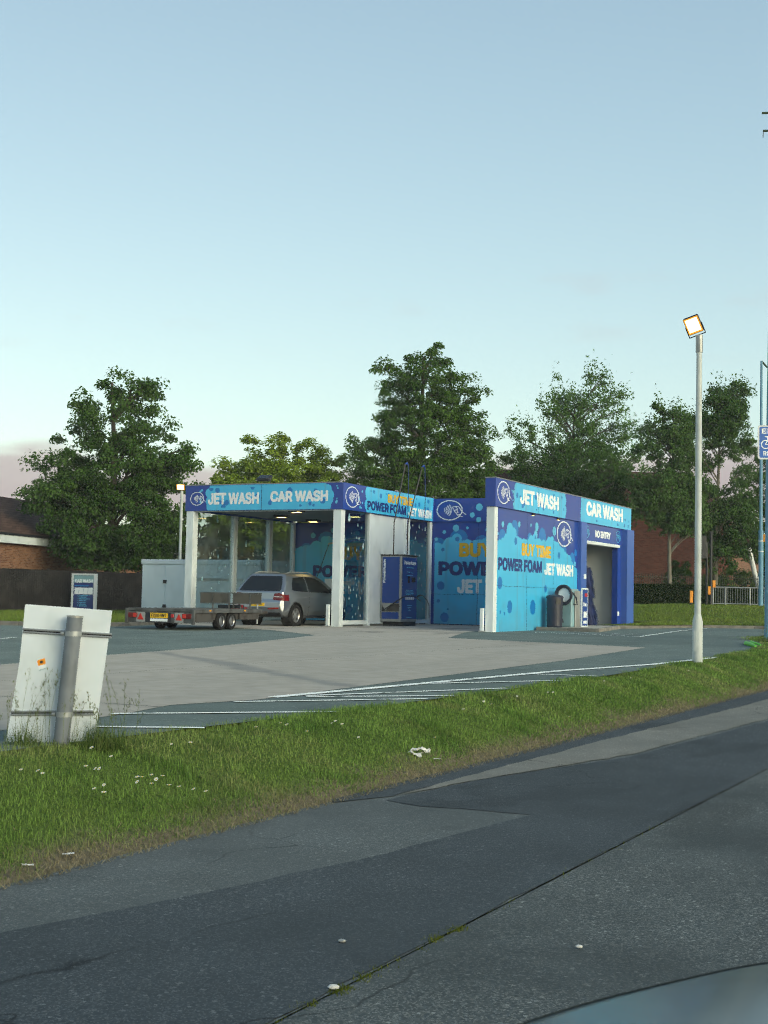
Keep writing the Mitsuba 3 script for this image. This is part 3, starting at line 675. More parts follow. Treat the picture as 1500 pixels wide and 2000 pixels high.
put('card_reader', bx(mx1 + .012, mx1 + .06, 3.88, 4.12, 2.05, 2.22, .01), DARK, mc)
put('coin_slot', bx(mx1 + .012, mx1 + .02, 3.6, 3.72, 2.02, 2.26), BLACK, mc)
def arc(p, q, sag, n=14):
    p, q = np.array(p, float), np.array(q, float)
    t = np.linspace(0, 1, n)[:, None]
    return p + (q - p) * t - np.array([0, 0, 1]) * sag * 4 * t * (1 - t)
ln = thing('wash_lance', 'black wash lance resting across the front of the foam cabinet', 'wash lance')
put('barrel', tube([(.18, my0 - .1, 1.02), (.55, my0 - .09, 1.25), (.92, my0 - .02, 1.5)], [.014, .018, .022], 8), DARK, ln)
put('hose', tube(arc((.92, my0 - .02, 1.5), (1.0, 4.4, 1.38), -.12), .016, 8), DARK, ln)
ln = thing('wash_lance', 'dark lance hanging on the rear glass panel right of the foam cabinet', 'wash lance')
put('barrel', tube([(.12, 5.1, 1.52), (.12, 5.6, 1.40), (.12, 6.0, 1.55), (.12, 6.25, 1.60)], [.018, .018, .026, .026], 8), DARK, ln)
put('hose', tube(np.vstack([arc((.12, 6.2, 1.58), (.12, 7.0, 1.25), -.12, 8), arc((.12, 7.02, 1.2), (.12, 7.05, .75), 0, 5)]), .016, 8), DARK, ln)
for k, (lab, p, top, hang) in enumerate((('left steel hose boom rising from the foam cabinet over the fascia', (.42, 3.30), (.42, 4.12, 6.30), 3.6), ('right steel hose boom leaning above the JET WASH side lettering', (.42, 4.42), (.42, 5.55, 6.34), 4.0))):
    bm = thing('hose_boom', lab, 'hose boom')
    put('upright', rod((p[0], p[1], 3.0 if k == 0 else 3.0), (p[0], p[1], 4.14), .020), RUST, bm)
    put('arm', tube([(p[0], p[1], 4.12), (p[0], p[1] + .05, 4.25), top], .022, 8), RUST, bm)
    put('head', cat_([rod(top, (top[0], top[1] + .16, top[2] + .07), .03), rod((top[0], top[1] + .16, top[2] + .07), (top[0], top[1] + .24, top[2] - .03), .022)]), NAVY, bm)
    put('hose', tube([(top[0], top[1] + .24, top[2] - .03), (top[0], top[1] + .32, 5.2), (top[0] - .05, top[1] + .34, hang)], .012, 6), NAVYT, bm)
    if k == 1: put('bracket', bx(.07, .44, p[1] - .03, p[1] + .03, 3.0, 3.06), GREYM, bm)
inner = thing('hose_boom', 'thin inner hose boom with a drooping line above the silver car', 'hose boom')
put('arm', tube([(-.30, 4.8, 3.85), (-2.0, 4.8, 3.65), (-3.05, 4.8, 3.45)], .03, 8), GREYM, inner)
put('bracket', bx(-.34, -.04, 4.72, 4.88, 3.78, 3.92), GREYM, inner)
put('hose', tube([(-3.05, 4.8, 3.44), (-3.25, 4.8, 2.9), (-3.6, 4.8, 2.0), (-3.6, 4.8, 1.2)], .014, 6), DARK, inner)

# ------------------------------------------------------------------ litter bin and vacuum
IZ = zf(4.5) + .105
lb = thing('litter_bin', 'dark navy round litter bin with a square opening beside the vacuum', 'litter bin')
bxx, byy = 6.16, 4.15
body = lathe([(0, 0), (.25, 0), (.265, .04), (.28, .98), (0, .98)], 28)
put('body', xform(body, (bxx, byy, IZ)), BINM, lb)
put('lid', xform(lathe([(0, .98), (.30, .98), (.30, 1.02), (.27, 1.07), (.12, 1.10), (0, 1.10)], 28), (bxx, byy, IZ)), BINM, lb)
put('band', xform(lathe([(.276, .60), (.288, .60), (.288, .63), (.276, .63)], 28), (bxx, byy, IZ)), DARK, lb)
op = bx(-.09, .09, -.012, .012, -.08, .08)
put('opening', xform(op, (bxx + .20, byy - .19, IZ + .86), math.radians(45)), BLACK, lb)
vc = thing('vacuum_unit', 'grey and teal vacuum cabinet with coiled hose and blue sign strip', 'vacuum')
vx, vy = 6.42, 5.05
put('cabinet', bx(vx - .36, vx + .14, vy - .30, vy + .45, IZ, IZ + 1.32, .03), TEAL, vc)
put('side_cover', bx(vx + .142, vx + .20, vy - .05, vy + .45, IZ, IZ + 1.25, .01), GREYM, vc)
st = put('sign_strip', bx(vx + .205, vx + .245, vy + .46, vy + 1.16, IZ - .0, IZ + 1.36, .006), WHITE, vc)
put('blue_print', bx(vx + .246, vx + .249, vy + .52, vy + 1.10, IZ + .05, IZ + 1.31), BLUEM, st)
put('lettering', on_side(fit(text_poly('Vac', .03), vy + .60, vy + 1.0, IZ + .72, IZ + .86), vx + .249, .004), LETW, st)
put('notice', cat_([on_side(sbox(vy + .66, IZ + .33, vy + 1.0, IZ + .54), vx + .249, .004), on_side(sbox(vy + .64, IZ + .12, vy + 1.0, IZ + .22), vx + .249, .004)]), LETW, st)
put('red_notice', on_side(sbox(vy + .76, IZ + 1.06, vy + 1.05, IZ + 1.18), vx + .249, .006), RED, st)
coil = []
for k in range(3):
    a = np.linspace(0, 2 * np.pi, 33)
    R_ = .27 + .03 * k
    coil.append(tube(np.stack([vx - .12 + R_ * np.cos(a) * .9, 0 * a + vy - .36 - .028 * k, IZ + 1.10 + R_ * np.sin(a)], 1), .032, 7, caps=False))
put('hose_coil', cat_(coil + [tube([(vx - .42, vy - .40, IZ + 1.0), (vx - .46, vy - .42, IZ + .75), (vx - .30, vy - .42, IZ + .45), (vx - .26, vy - .42, IZ + .12)], .028, 7),
     tube([(vx - .36, vy - .42, IZ + .8), (vx - .22, vy - .44, IZ + .5), (vx - .12, vy - .42, IZ + .15)], .028, 7), tube([(vx + .16, vy - .3, IZ + 1.2), (vx + .27, vy - .2, IZ + 1.0), (vx + .27, vy - .1, IZ + .78), (vx + .16, vy - .2, IZ + .8)], .026, 7)]), BINM, vc)
put('dial', xform(tilt(lathe([(0, 0), (.24, 0), (.24, .03), (.20, .055), (0, .05)], 28), math.radians(90), [1, 0, 0], [0, 0, 0]), (vx - .12, vy - .30, IZ + 1.10)), LETW, vc)

# ------------------------------------------------------------------ white container behind the glass
ct = thing('storage_container', 'long white metal storage container with double doors behind the glass screen', 'container')
cy0, cy1, cx0, cx1, cz = 6.0, 8.4, -12.58, -6.75, .46
put('body', bx(cx0 + .04, cx1 - .04, cy0 + .02, cy1, cz, 2.66), SHED, ct)
put('roof', bx(cx0, cx1, cy0 - .05, cy1 + .05, 2.66, 2.86, .02), SHED, ct)
for a, b in ((cx0 + .06, -11.37), (-11.35, -10.16), (-10.12, -8.8), (-8.78, -7.46)):
    d_ = put('door', bx(a, b, cy0 - .012, cy0 + .018, cz + .12, 2.62, .006), SHED, ct)
for z in (1.95, .95): put('latch', bx(-11.44, -11.28, cy0 - .045, cy0 - .013, z - .07, z + .07), DARK, ct)
put('lock_bar', bx(-10.0, -7.6, cy0 - .03, cy0 - .013, 2.02, 2.12), GREYM, ct)
# ------------------------------------------------------------------ silver car
def poly_prism(pts, axis, lo, hi):
    t = trimesh.creation.extrude_polygon(Polygon(pts), hi - lo, engine='earcut')
    v = t.vertices.copy()
    if axis == 'x': t.vertices = np.stack([lo + v[:, 2], v[:, 0], v[:, 1]], 1)          # (y, z) outline
    elif axis == 'y': t.vertices = np.stack([v[:, 0], hi - v[:, 2], v[:, 1]], 1)        # (x, z) outline
    else: t.vertices = np.stack([v[:, 0], v[:, 1], lo + v[:, 2]], 1)
    if t.volume < 0: t.invert()
    return mani(t)
def smooth_chain(pts, n=6):      # rounds the corners of an outline
    p = Polygon(pts)
    return list(p.buffer(-.04, join_style=1, quad_segs=n).buffer(.08, join_style=1, quad_segs=n).buffer(-.04, join_style=1, quad_segs=n).exterior.coords)[:-1]
side_o = smooth_chain([(.16, .36), (.05, .46), (.0, .62), (.01, .80), (.05, .90), (.07, 1.12), (.16, 1.20), (.56, 1.66), (.62, 1.73), (1.1, 1.77), (1.9, 1.78), (2.5, 1.73), (2.85, 1.62), (3.62, 1.17), (4.3, 1.05), (4.66, .88), (4.78, .64), (4.74, .34), (4.4, .28), (.5, .30)])
half = [(.86, .28), (.93, .50), (.955, .72), (.955, .95), (.92, 1.13), (.80, 1.46), (.70, 1.66), (.60, 1.76), (.3, 1.80)]
front_o = smooth_chain(half + [(-x, z) for x, z in half[::-1]])
top_o = smooth_chain([(-.84, .0), (.84, .0), (.93, .14), (.955, .5), (.955, 3.9), (.88, 4.45), (.60, 4.74), (-.60, 4.74), (-.88, 4.45), (-.955, 3.9), (-.955, .5), (-.93, .14)])
car_m = poly_prism(side_o, 'x', -1.1, 1.1) ^ poly_prism(front_o, 'y', -.1, 5) ^ poly_prism(top_o, 'z', 0, 2)
AX = ((.93, .37), (3.85, .37))
for y, z in AX:
    for s in (-1, 1):
        car_m = car_m - m3.Manifold.cylinder(.5, .43, .43, 40).rotate([0, 90, 0]).translate([.62 if s > 0 else -1.12, y, z])
car_m = car_m.refine_to_length(.09)
ct_ = tm(car_m)
trimesh.smoothing.filter_taubin(ct_, lamb=.5, nu=.52, iterations=6)
def dilate(t, d):
    t2 = trimesh.Trimesh(t.vertices, t.faces, process=False)
    n = t2.vertex_normals
    return mani(trimesh.Trimesh(t2.vertices + n * d, t2.faces, process=False))
CARX, CARY, CARZ = -1.92, -1.92, .465
C0 = (CARX, CARY, CARZ)
car = thing('parked_car', 'silver sport utility car with dark rear glass hitched to the trailer', 'car')
def cput(name, t, m, parent=None, smooth=30, **k): return put(name, xform(t, C0), m, parent or car, smooth=smooth, **k)
body_k = cput('body', ct_, SILVER, smooth=40)
D5, D3 = dilate(ct_, .006), dilate(ct_, .003)
def cpart(name, prism, m, D=D5, parent=None):
    t = tm(D ^ prism)
    return cput(name, t, m, parent)
cpart('rear_window', poly_prism(smooth_chain([(-.80, 1.165), (.80, 1.165), (.72, 1.42), (.60, 1.655), (-.60, 1.655), (-.72, 1.42)]), 'y', -.1, .60), TINT)
for s in (-1, 1):
    lo, hi = (.5, 1.1) if s > 0 else (-1.1, -.5)
    cpart('side_window', poly_prism([(.70, 1.20), (.80, 1.42), (.98, 1.60), (1.70, 1.665), (1.70, 1.15), (1.1, 1.165)], 'x', lo, hi), TINT)
    cpart('side_window', poly_prism([(1.78, 1.15), (1.78, 1.665), (2.45, 1.62), (2.80, 1.50), (3.25, 1.20), (3.25, 1.13)], 'x', lo, hi), TINT)
    sx0, sx1 = (.60, 1.0) if s > 0 else (-1.0, -.60)
    tl = cpart('tail_light', poly_prism([(s * .56, .88), (s * .99, .84), (s * .99, 1.02), (s * .80, 1.10), (s * .60, 1.08)], 'y', -.1, .42), REDL)
    cpart('clear_lens', poly_prism([(s * .60, .965), (s * .90, .962), (s * .90, .98), (s * .60, .983)], 'y', -.1, .40), LETW, dilate(ct_, .009), tl)
    cpart('rear_reflector', poly_prism([(s * .40, .565), (s * .80, .58), (s * .80, .63), (s * .40, .60)], 'y', -.1, .2), REDB)
    for (y, z) in AX:
        cput('wheel_arch', tm(m3.Manifold.cylinder(.36, .425, .425, 32).rotate([0, 90, 0]).translate([.60 if s > 0 else -.96, y, z]) - m3.Manifold.cylinder(.5, .405, .405, 32).rotate([0, 90, 0]).translate([.66 if s > 0 else -1.16, y, z])), BLACK, smooth=30)
        tyre = lathe([(.235, -.11), (.34, -.12), (.365, -.09), (.37, 0), (.365, .09), (.34, .12), (.235, .11)], 36)
        R = T.rotation_matrix(math.pi / 2, [0, 1, 0])
        w = cput('wheel', tilt(tyre, math.pi / 2, [0, 1, 0], [0, 0, 0], (s * .82, y, z)), RUBBER)
        rim = [lathe([(.205, .02), (.24, .02), (.245, .09), (.225, .105), (.205, .09)], 32), lathe([(0, .05), (.06, .05), (.06, .085), (0, .095)], 16)]
        for k in range(5):
            a = 2 * math.pi * k / 5
            sp2 = trimesh.creation.extrude_polygon(Polygon([(.03, -.035), (.22, -.055), (.22, -.02), (.10, 0), (.22, .02), (.22, .055), (.03, .035)]), .03, engine='earcut')
            rim.append(xform(tilt(sp2, a, [0, 0, 1], [0, 0, 0]), (0, 0, .05)))
        rim = cat_(rim)
        cput('rim', tilt(rim, s * math.pi / 2, [0, 1, 0], [0, 0, 0], (s * .82, y, z)), ALLOY, w)
        cput('brake_disc', tilt(lathe([(0, .0), (.20, .0), (.20, .02), (0, .02)], 24), s * math.pi / 2, [0, 1, 0], [0, 0, 0], (s * .82, y, z)), RUST, w)
    mr = bx(-.11, .11, -.05, .10, -.08, .09, .03)
    cput('door_mirror', xform(mr, (s * 1.06, 3.12, 1.20)), DARK)
    for y in (1.45, 2.55): cput('door_handle', bx(s * .955 - .02, s * .955 + .02, y, y + .2, .965, 1.0, .008), SILVER)
    cput('roof_rail', tube([(s * .60, .75, 1.74), (s * .60, 1.0, 1.80), (s * .60, 2.2, 1.81), (s * .58, 2.5, 1.74)], .018, 7), GREYM)
    cput('sill', bx(s * .90 - .03, s * .90 + .03, 1.45, 3.35, .27, .37, .01), DARK)
    cpart('door_seam', poly_prism([(1.735, .36), (1.745, .36), (1.745, 1.7), (1.735, 1.7)], 'x', *((.5, 1.1) if s > 0 else (-1.1, -.5))), BLACK, D3)
cpart('windscreen', poly_prism([(-.74, 1.22), (.74, 1.22), (.58, 1.64), (-.58, 1.64)], 'y', 2.7, 4.0), TINT)
cput('lower_bumper', tm(D3 ^ poly_prism([(-.80, .30), (.80, .30), (.84, .46), (-.84, .46)], 'y', -.1, .25)), DARK)
bd = [circ(0, 0, .05, 10).difference(circ(0, 0, .041, 10)), line([(0, 0), (0, .045)], .008), line([(0, 0), (.04, -.022)], .008), line([(0, 0), (-.04, -.022)], .008)]
cput('badge', on_front(affinity.translate(union_all(bd), 0, 1.06), .055, .012), ALLOY)
cput('tow_bar', rod((0, .25, .42), (0, -.12, .45), .03), DARK)
cput('rear_plate', bx(-.26, .26, -.012, .002, .66, .77), PLATEY)

# ------------------------------------------------------------------ flatbed trailer
TRX, TRY, TRA = -.94, -8.55, math.radians(5.0)
TRZ = .445
tr = thing('flatbed_trailer', 'low flatbed trailer with yellow rear plate and weathered headboard panels', 'trailer')
def tput(name, t, m, parent=None, smooth=False): return put(name, xform(t, (TRX, TRY, TRZ), TRA), m, parent or tr, smooth=smooth)
W2 = 1.07
for k in range(9):
    x0 = -W2 + .04 + k * (2 * W2 - .08) / 9
    tput('deck_plank', bx(x0 + .004, x0 + (2 * W2 - .08) / 9 - .004, .02, 4.08, .56, .60), WOOD)
for s in (-1, 1):
    tput('side_rail', bx(s * W2 - .03, s * W2 + .03, 0, 4.12, .50, .61, .006), TRGALV)
    tput('chassis_beam', bx(s * (W2 - .12) - .03, s * (W2 - .12) + .03, .06, 4.0, .30, .5), RUST)
    tput('side_skirt', bx(s * (W2 - .04) - .008, s * (W2 - .04) + .008, .05, 1.15, .24, .5), RUST)
    tput('side_skirt', bx(s * (W2 - .04) - .008, s * (W2 - .04) + .008, 2.75, 4.0, .30, .5), RUST)
    for y in (.8, 2.9): tput('side_marker', bx(s * (W2 + .031) - .006, s * (W2 + .031) + .012, y, y + .09, .55, .59), ORANGE)
tput('front_rail', bx(-W2, W2, 4.08, 4.14, .48, .61), TRGALV)
tput('rear_rail', bx(-W2, W2, -.05, .0, .53, .61, .006), TRGALV)
lbk = tput('lamp_board', bx(-W2, W2, -.045, -.005, .21, .52, .004), TRGALV)
for s in (-1, 1): tput('corner_post', bx(s * W2 - .05, s * W2 + .04, -.075, -.002, .18, .60, .006), TRGALV)
tput('recess', bx(-.46, .36, -.052, -.046, .22, .50), DARK, lbk)
npl = tput('number_plate', bx(-.30, .26, -.075, -.058, .345, .485), PLATEY, lbk)
tput('lettering', on_front(fit(text_poly('FX08 HNT', .02), -.26, .22, .37, .465), -.075, .003), BLACK, npl)
tput('white_strip', bx(-.30, .26, -.072, -.06, .25, .325), LETW, lbk)
for s in (-1, 1):
    tput('white_patch', bx(s * .62 - .14, s * .62 + .14, -.0555, -.0465, .225, .50), GREYM, lbk)
    tput('lamp_cluster', bx(s * .87 - .15, s * .87 + .15, -.08, -.046, .34, .48, .01), REDL, lbk)
    tput('lamp_lens', bx(s * .80 - .055, s * .80 + .055, -.088, -.081, .355, .465, .003), REDB, lbk)
    tput('reflector', on_front(Polygon([(s * .62 - .095, .29), (s * .62 + .095, .29), (s * .62, .465)]), -.056, .02), REDB, lbk)
tput('fog_lamp', bx(.36, .46, -.08, -.046, .36, .46, .012), RED, lbk)
tw = lathe([(.16, -.09), (.24, -.095), (.262, -.07), (.27, 0), (.262, .07), (.24, .095), (.16, .09)], 30)
rimt = cat_([lathe([(.135, -.02), (.17, -.02), (.175, .07), (.155, .085), (.135, .07)], 28), lathe([(0, .02), (.14, .0), (.14, .03), (.05, .05), (0, .06)], 24)])
for s in (-1, 1):
    for y in (1.62, 2.24):
        c = (s * (W2 - .10), y, .27)
        w = tput('wheel', tilt(tw, math.pi / 2, [0, 1, 0], [0, 0, 0], c), RUBBER, smooth=30)
        tput('rim', tilt(rimt, s * math.pi / 2, [0, 1, 0], [0, 0, 0], c), ALLOY, w, smooth=30)
    tput('mudguard', bx(s * (W2 - .1) - .10, s * (W2 - .1) + .10, 1.3, 2.56, .545, .56), RUST)
for y in (1.62, 2.24): tput('axle', rod((-W2 + .1, y, .27), (W2 - .1, y, .27), .03), RUST)
for y in (1.0, 3.0): tput('cross_member', bx(-W2 + .1, W2 - .1, y, y + .06, .42, .5), RUST)
hb = tput('headboard_frame', cat_([bx(-W2, W2, 4.08, 4.11, 1.07, 1.10), bx(-W2, W2, 4.08, 4.11, .75, .775)] + [bx(x - .018, x + .018, 4.07, 4.12,   .61, 1.10) for x in (-.62, -.05, .10, .68)]), TRGALV)
for a, b in ((-W2 + .01, -.64), (-.60, -.08), (.13, .66), (.70, W2 - .01)): tput('headboard_panel', bx(a, b, 4.085, 4.105, .778, 1.068), WOOD, hb)
tput('jack_post', rod((.04, 4.6, .3), (.04, 4.6, 1.12), .035), RUST)
tput('tool_box', bx(-.5, .3, 4.2, 4.45, .5, .72, .02), DARK)
tput('winch', cat_([rod((-.06, 4.3, .66), (.3, 4.3, .66), .07), bx(-.02, .26, 4.2, 4.4, .52, .62)]), RED)
tput('drawbar', cat_([rod((-.8, 4.0, .44), (0, 6.1, .46), .045), rod((.8, 4.0, .44), (0, 6.1, .46), .045), rod((0, 6.0, .46), (0, 6.55, .48), .05)]), RUST)
tput('jockey_wheel', cat_([rod((.16, 5.6, .12), (.16, 5.6, .8), .03)]), GALV)
tput('spare_wheel', tilt(tw, math.pi / 2, [0, 1, 0], [0, 0, 0], (.5, 3.1, .27)), RUBBER, smooth=30)

# ------------------------------------------------------------------ lamp columns
def flood(parent, c, w, h, yaw, pitch, roll, power):
    def place(t):
        t = t.copy()
        for a, ax in ((roll, [0, 1, 0]), (pitch, [1, 0, 0]), (yaw, [0, 0, 1])):
            t.apply_transform(T.rotation_matrix(a, ax))
        t.apply_translation(c)
        return t
    hd_ = put('lamp_head', place(bx(-w / 2, w / 2, -.03, .05, -h / 2, h / 2, .02)), DARK, parent)
    put('cooling_fins', place(cat_([bx(-w * .42, w * .42, .05, .085, -h * .4 + .06 * k, -h * .4 + .06 * k + .02) for k in range(int(h * .8 / .06))])), DARK, hd_)
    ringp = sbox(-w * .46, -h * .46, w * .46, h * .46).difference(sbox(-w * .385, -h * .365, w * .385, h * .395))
    put('reflector', place(on_front(ringp, -.031, .002)), ORANGE, hd_, emitter=emitter((.055, .024, .003)))  # orange glow round the lens, put into this ring as its own emission
    t = place(trimesh.Trimesh([(-w * .38, -.036, -h * .36), (w * .38, -.036, -h * .36), (w * .38, -.036, h * .39), (-w * .38, -.036, h * .39)], [(0, 1, 2), (0, 2, 3)], process=False))
    put('lens', t, LETW, hd_, emitter=emitter(warm(power)))
    put('bracket', place(cat_([bx(-w / 2 - .012, -w / 2 - .002, -.02, .03, -h * .62, 0), bx(w / 2 + .002, w / 2 + .012, -.02, .03, -h * .62, 0), bx(-w / 2 - .012, w / 2 + .012, -.02, .03, -h * .65, -h * .62)])), DARK, hd_)
lampx, lampy = 15.66, -14.6
lc = thing('lamp_column', 'tall pale lamp column at the grass edge with its floodlight lit', 'lamp post')
put('base', xform(lathe([(0, 0), (.095, 0), (.095, .78), (.06, .93), (0, .93)], 28), (lampx, lampy, .38)), LAMPG, lc, smooth=40)
put('base_door', bx(lampx - .05, lampx - .0, lampy - .101, lampy - .092, .62, 1.0, .003), LAMPG, lc)
put('shaft', xform(lathe([(.061, 0), (.061, 3.0), (.052, 5.0), (0, 5.0)], 24), (lampx, lampy, 1.30)), LAMPG, lc, smooth=40)
put('collar', xform(lathe([(.050, 0), (.066, 0), (.066, .33), (0, .33)], 24), (lampx, lampy, 6.22)), GREYM, lc, smooth=40)
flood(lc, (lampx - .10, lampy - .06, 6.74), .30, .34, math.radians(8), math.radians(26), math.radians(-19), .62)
lc = thing('lamp_column', 'slim lit lamp column behind the white container at the left', 'lamp post')
put('base', xform(lathe([(0, 0), (.09, 0), (.09, 1.0), (.06, 1.1), (0, 1.1)], 20), (-14.35, 11.2, .4)), LAMPG, lc, smooth=40)
put('shaft', rod((-14.35, 11.2, 1.4), (-14.35, 11.2, 6.15), .065, 14), LAMPG, lc, smooth=40)
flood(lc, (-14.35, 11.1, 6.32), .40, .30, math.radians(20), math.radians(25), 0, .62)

# ------------------------------------------------------------------ the sign seen from behind, in the verge
sg = thing('road_sign', 'white sign seen from behind on a leaning grey pole at the grass edge', 'sign')
lat = np.array([math.cos(PHI), math.sin(PHI), 0]); dep = np.array([-math.sin(PHI), math.cos(PHI), 0]); upv = np.array([0, 0, 1.])
def frame(o, l, d, z): return np.array(o) + lat * l + dep * d + upv * z
so = np.array([15.31, -32.04, .0])
lean = math.tan(math.radians(4.3))
put('pole', tube([so + upv * .22, so + upv * .42, so + lat * lean * .9 + upv * 1.305], .057, 22), POLEG, sg, smooth=40)
put('pole_cap', tube([so + lat * lean * .9 + upv * 1.3055, so + lat * lean * .905 + upv * 1.318], .059, 22), GREYM, sg, smooth=40)
def board_pts(pts, d0, d1):
    p = Polygon(pts)
    t = trimesh.creation.extrude_polygon(p, d1 - d0, engine='earcut')
    v = t.vertices
    t.vertices = so + v[:, :1] * lat + v[:, 1:2] * upv + (d0 + v[:, 2:]) * dep
    if t.volume < 0: t.invert()
    return t
def pxl(x, y):  # picture-plane outline of the leaning board in metres about the pole's foot
    return ((x - 120) / 2659.4 * 10.1, .41 - (y - 1447) / 2659.4 * 10.1)
bd_ = [pxl(*p) for p in ((35, 1188), (204, 1197), (200, 1240), (178, 1448), (6, 1462), (12, 1420), (28, 1300))]
bk = put('board', board_pts(bd_, .085, .10), BOARD_BACK, sg)
for (xa, ya, xb, yb) in ((34, 1236, 206, 1243), (16, 1396, 176, 1392)):
    (a0, z0_), (a1, z1_) = pxl(xa, ya), pxl(xb, yb)
    for dz in (0, -.022):
        put('rail', tube([frame(so, a0, .075, z0_ + dz), frame(so, a1, .075, z1_ + dz)], .0085, 6), GALV, sg)
    put('channel', tube([frame(so, a0, .083, z0_ - .011), frame(so, a1, .083, z1_ - .011)], .006, 6), DARK, sg)
    zc = (z0_ + z1_) / 2 - .011
    pc = so + lat * lean * (zc - .42) + upv * zc
    put('clip', tube([pc - upv * .018, pc + upv * .018], .063, 22), GALV, sg, smooth=40)
    put('bolt', tube([pc - lat * .085 - dep * .02, pc - lat * .06 - dep * .02], .014, 6), GALV, sg)
stc = [pxl(*p) for p in ((62, 1296), (77, 1291), (81, 1311), (67, 1316))]
sk = put('sticker', board_pts(stc, .0815, .0845), LETW, sg)
labels[sk] = {'label': 'small worn sticker with an orange top'}
put('sticker_top', board_pts([pxl(*p) for p in ((62.5, 1296.5), (77, 1291.5), (79.3, 1302.5), (65, 1307))], .080, .0812), ORANGE, sk)
put('sticker_dot', board_pts(list(Point(*pxl(71, 1299.5)).buffer(.011).exterior.coords)[:-1], .079, .0799), DARK, sk)
put('sticker_line', board_pts([pxl(*p) for p in ((66.5, 1315), (80.6, 1310), (81, 1311.2), (67, 1316.2))], .080, .0812), TEAL, sk)

# ------------------------------------------------------------------ price board at the left
pb = thing('price_board', 'white framed CAR WASH price board in front of the dark fence', 'sign board')
po = np.array([-15.63, 6.1, .0])
def pbx(l0, l1, d0, d1, z0, z1):
    t = bx(l0, l1, d0, d1, z0, z1)
    return xform(t, po, PHI - .12)
put('frame', cat_([pbx(-.56, -.47, 0, .1, .45, 2.24), pbx(.42, .56, 0, .1, .45, 2.24), pbx(-.47, .42, 0, .1, 2.17, 2.24), pbx(-.47, .42, 0, .1, .5, .6)]), SIGNW, pb)
fc = put('face', pbx(-.47, .42, .03, .07, .6, 2.17), mat('board_print', (.022, .04, .16), .4), pb)
def pprint(poly, m, name, off=.03): put(name, xform(on_front(poly, off, .004), po, PHI - .12), m, fc)
pprint(sbox(-.46, 1.86, .41, 2.16), TEAL, 'top_print')
pprint(fit(text_poly('CAR WASH', .04), -.42, .38, 1.84, 2.00), LETW, 'lettering', .025)
pprint(sbox(-.42, 1.36, .38, 1.64), LETW, 'price_panel')
pprint(union_all([sbox(-.23 + .2 * k, 1.37, -.222 + .2 * k, 1.63) for k in range(3)]), FOAM2, 'panel_lines', .025)
pprint(union_all([sbox(-.28, 1.30 - .075 * k, -.25, 1.325 - .075 * k).union(sbox(-.21, 1.30 - .075 * k, w_, 1.325 - .075 * k)) for k, w_ in enumerate((.25, .13, .26, .12, .08, .10, .13))]), FOAM3, 'text_lines')
pprint(sbox(-.42, 1.70, .2, 1.74), FOAM2, 'blue_line')

# ------------------------------------------------------------------ tall blue pole with the cycle sign at the right edge
def at(l, d, z, o): return np.asarray(o, float) + lat * l + dep * d + upv * z
bp = np.array([14.14, -.13, 0])
pole = thing('tall_pole', 'tall blue grey pole at the right edge carrying the cycle route sign', 'pole')
put('shaft', tube([at(0, 0, .2, bp), at(.02, 0, 6, bp), at(.10, 0, 13, bp), at(.13, 0, 17.0, bp)], [.125, .115, .095, .085], 22), BLUEPOLE, pole, smooth=40)
for z, l in ((15.85, .36), (15.32, .33)):
    put('cross_arm', tube([at(.12 - l, 0, z, bp), at(.12 + .6, 0, z + .05, bp)], .035, 8), mat('arm_green', (.035, .06, .035), .7) if z > 15.6 else 'arm_green', pole)
put('hanging_wire', rod(at(-.20, 0, 15.32, bp), at(-.21, 0, 15.12, bp), .012, 6), DARK, pole)
cs = thing('cycle_sign', 'blue sign with white border and bicycle reading END ROUTE on the tall pole', 'sign')
co = at(.0, -.17, 0, bp)
def cprint(poly, d0, d1, m, name, parent=None):
    t = ext(poly, d1 - d0)
    v = t.vertices.copy()
    t.vertices = co + v[:, :1] * lat + v[:, 1:2] * upv - (d0 + v[:, 2:]) * dep
    if t.volume < 0: t.invert()
    return put(name, t, m, parent)
rr = lambda x0, z0, x1, z1, r: sbox(x0 + r, z0 + r, x1 - r, z1 - r).buffer(r, quad_segs=5)
SW = .385
pl_ = cprint(rr(-SW, 5.66, SW, 6.64, .07), 0, .012, SIGNW, 'plate', cs)
cprint(rr(-SW + .045, 5.705, SW - .045, 6.595, .05), .0125, .015, SIGNB, 'blue_face', cs)
cprint(fit(text_poly('END', .01), -.27, .27, 6.40, 6.55), .0155, .018, LETW, 'lettering', cs)
cprint(fit(text_poly('ROUTE', .01), -.225, .30, 5.76, 5.90), .0155, .018, LETW, 'lettering', cs)
ring = lambda x, z, r, w: circ(x, z, r, 12).difference(circ(x, z, r - w, 12))
cprint(union_all([ring(-.165, 6.09, .13, .028), ring(.165, 6.09, .13, .028), line([(-.165, 6.09), (-.09, 6.25), (.08, 6.25), (.0, 6.09), (-.09, 6.25)], .022), line([(.165, 6.09), (.07, 6.31), (.13, 6.33)], .022), line([(-.165, 6.09), (0, 6.09)], .022), line([(-.10, 6.25), (-.12, 6.31)], .022), line([(-.17, 6.315), (-.07, 6.315)], .03)]), .0155, .018, LETW, 'bicycle', cs)
put('bracket', cat_([tube([at(-.2, -.145, z, bp), at(.2, -.145, z, bp)], .014, 6) for z in (5.85, 6.45)]), GALV, cs)
lm = thing('lime_edging', 'lime green plastic edging lying at the grass end by the tall pole', 'edging')
lp_ = [(15.05, -6.4), (14.75, -5.4), (14.4, -4.4), (14.25, -3.6)]
lz = [zf(b) for _, b in lp_]
put('strip', cat_([tube([(a, b, z + .04) for (a, b), z in zip(lp_, lz)], [.03, .055, .06, .03], 8), tube([(a + .10, b + .1, z + .075) for (a, b), z in zip(lp_, lz)], [.02, .03, .03, .02], 8)]), LIME, lm)

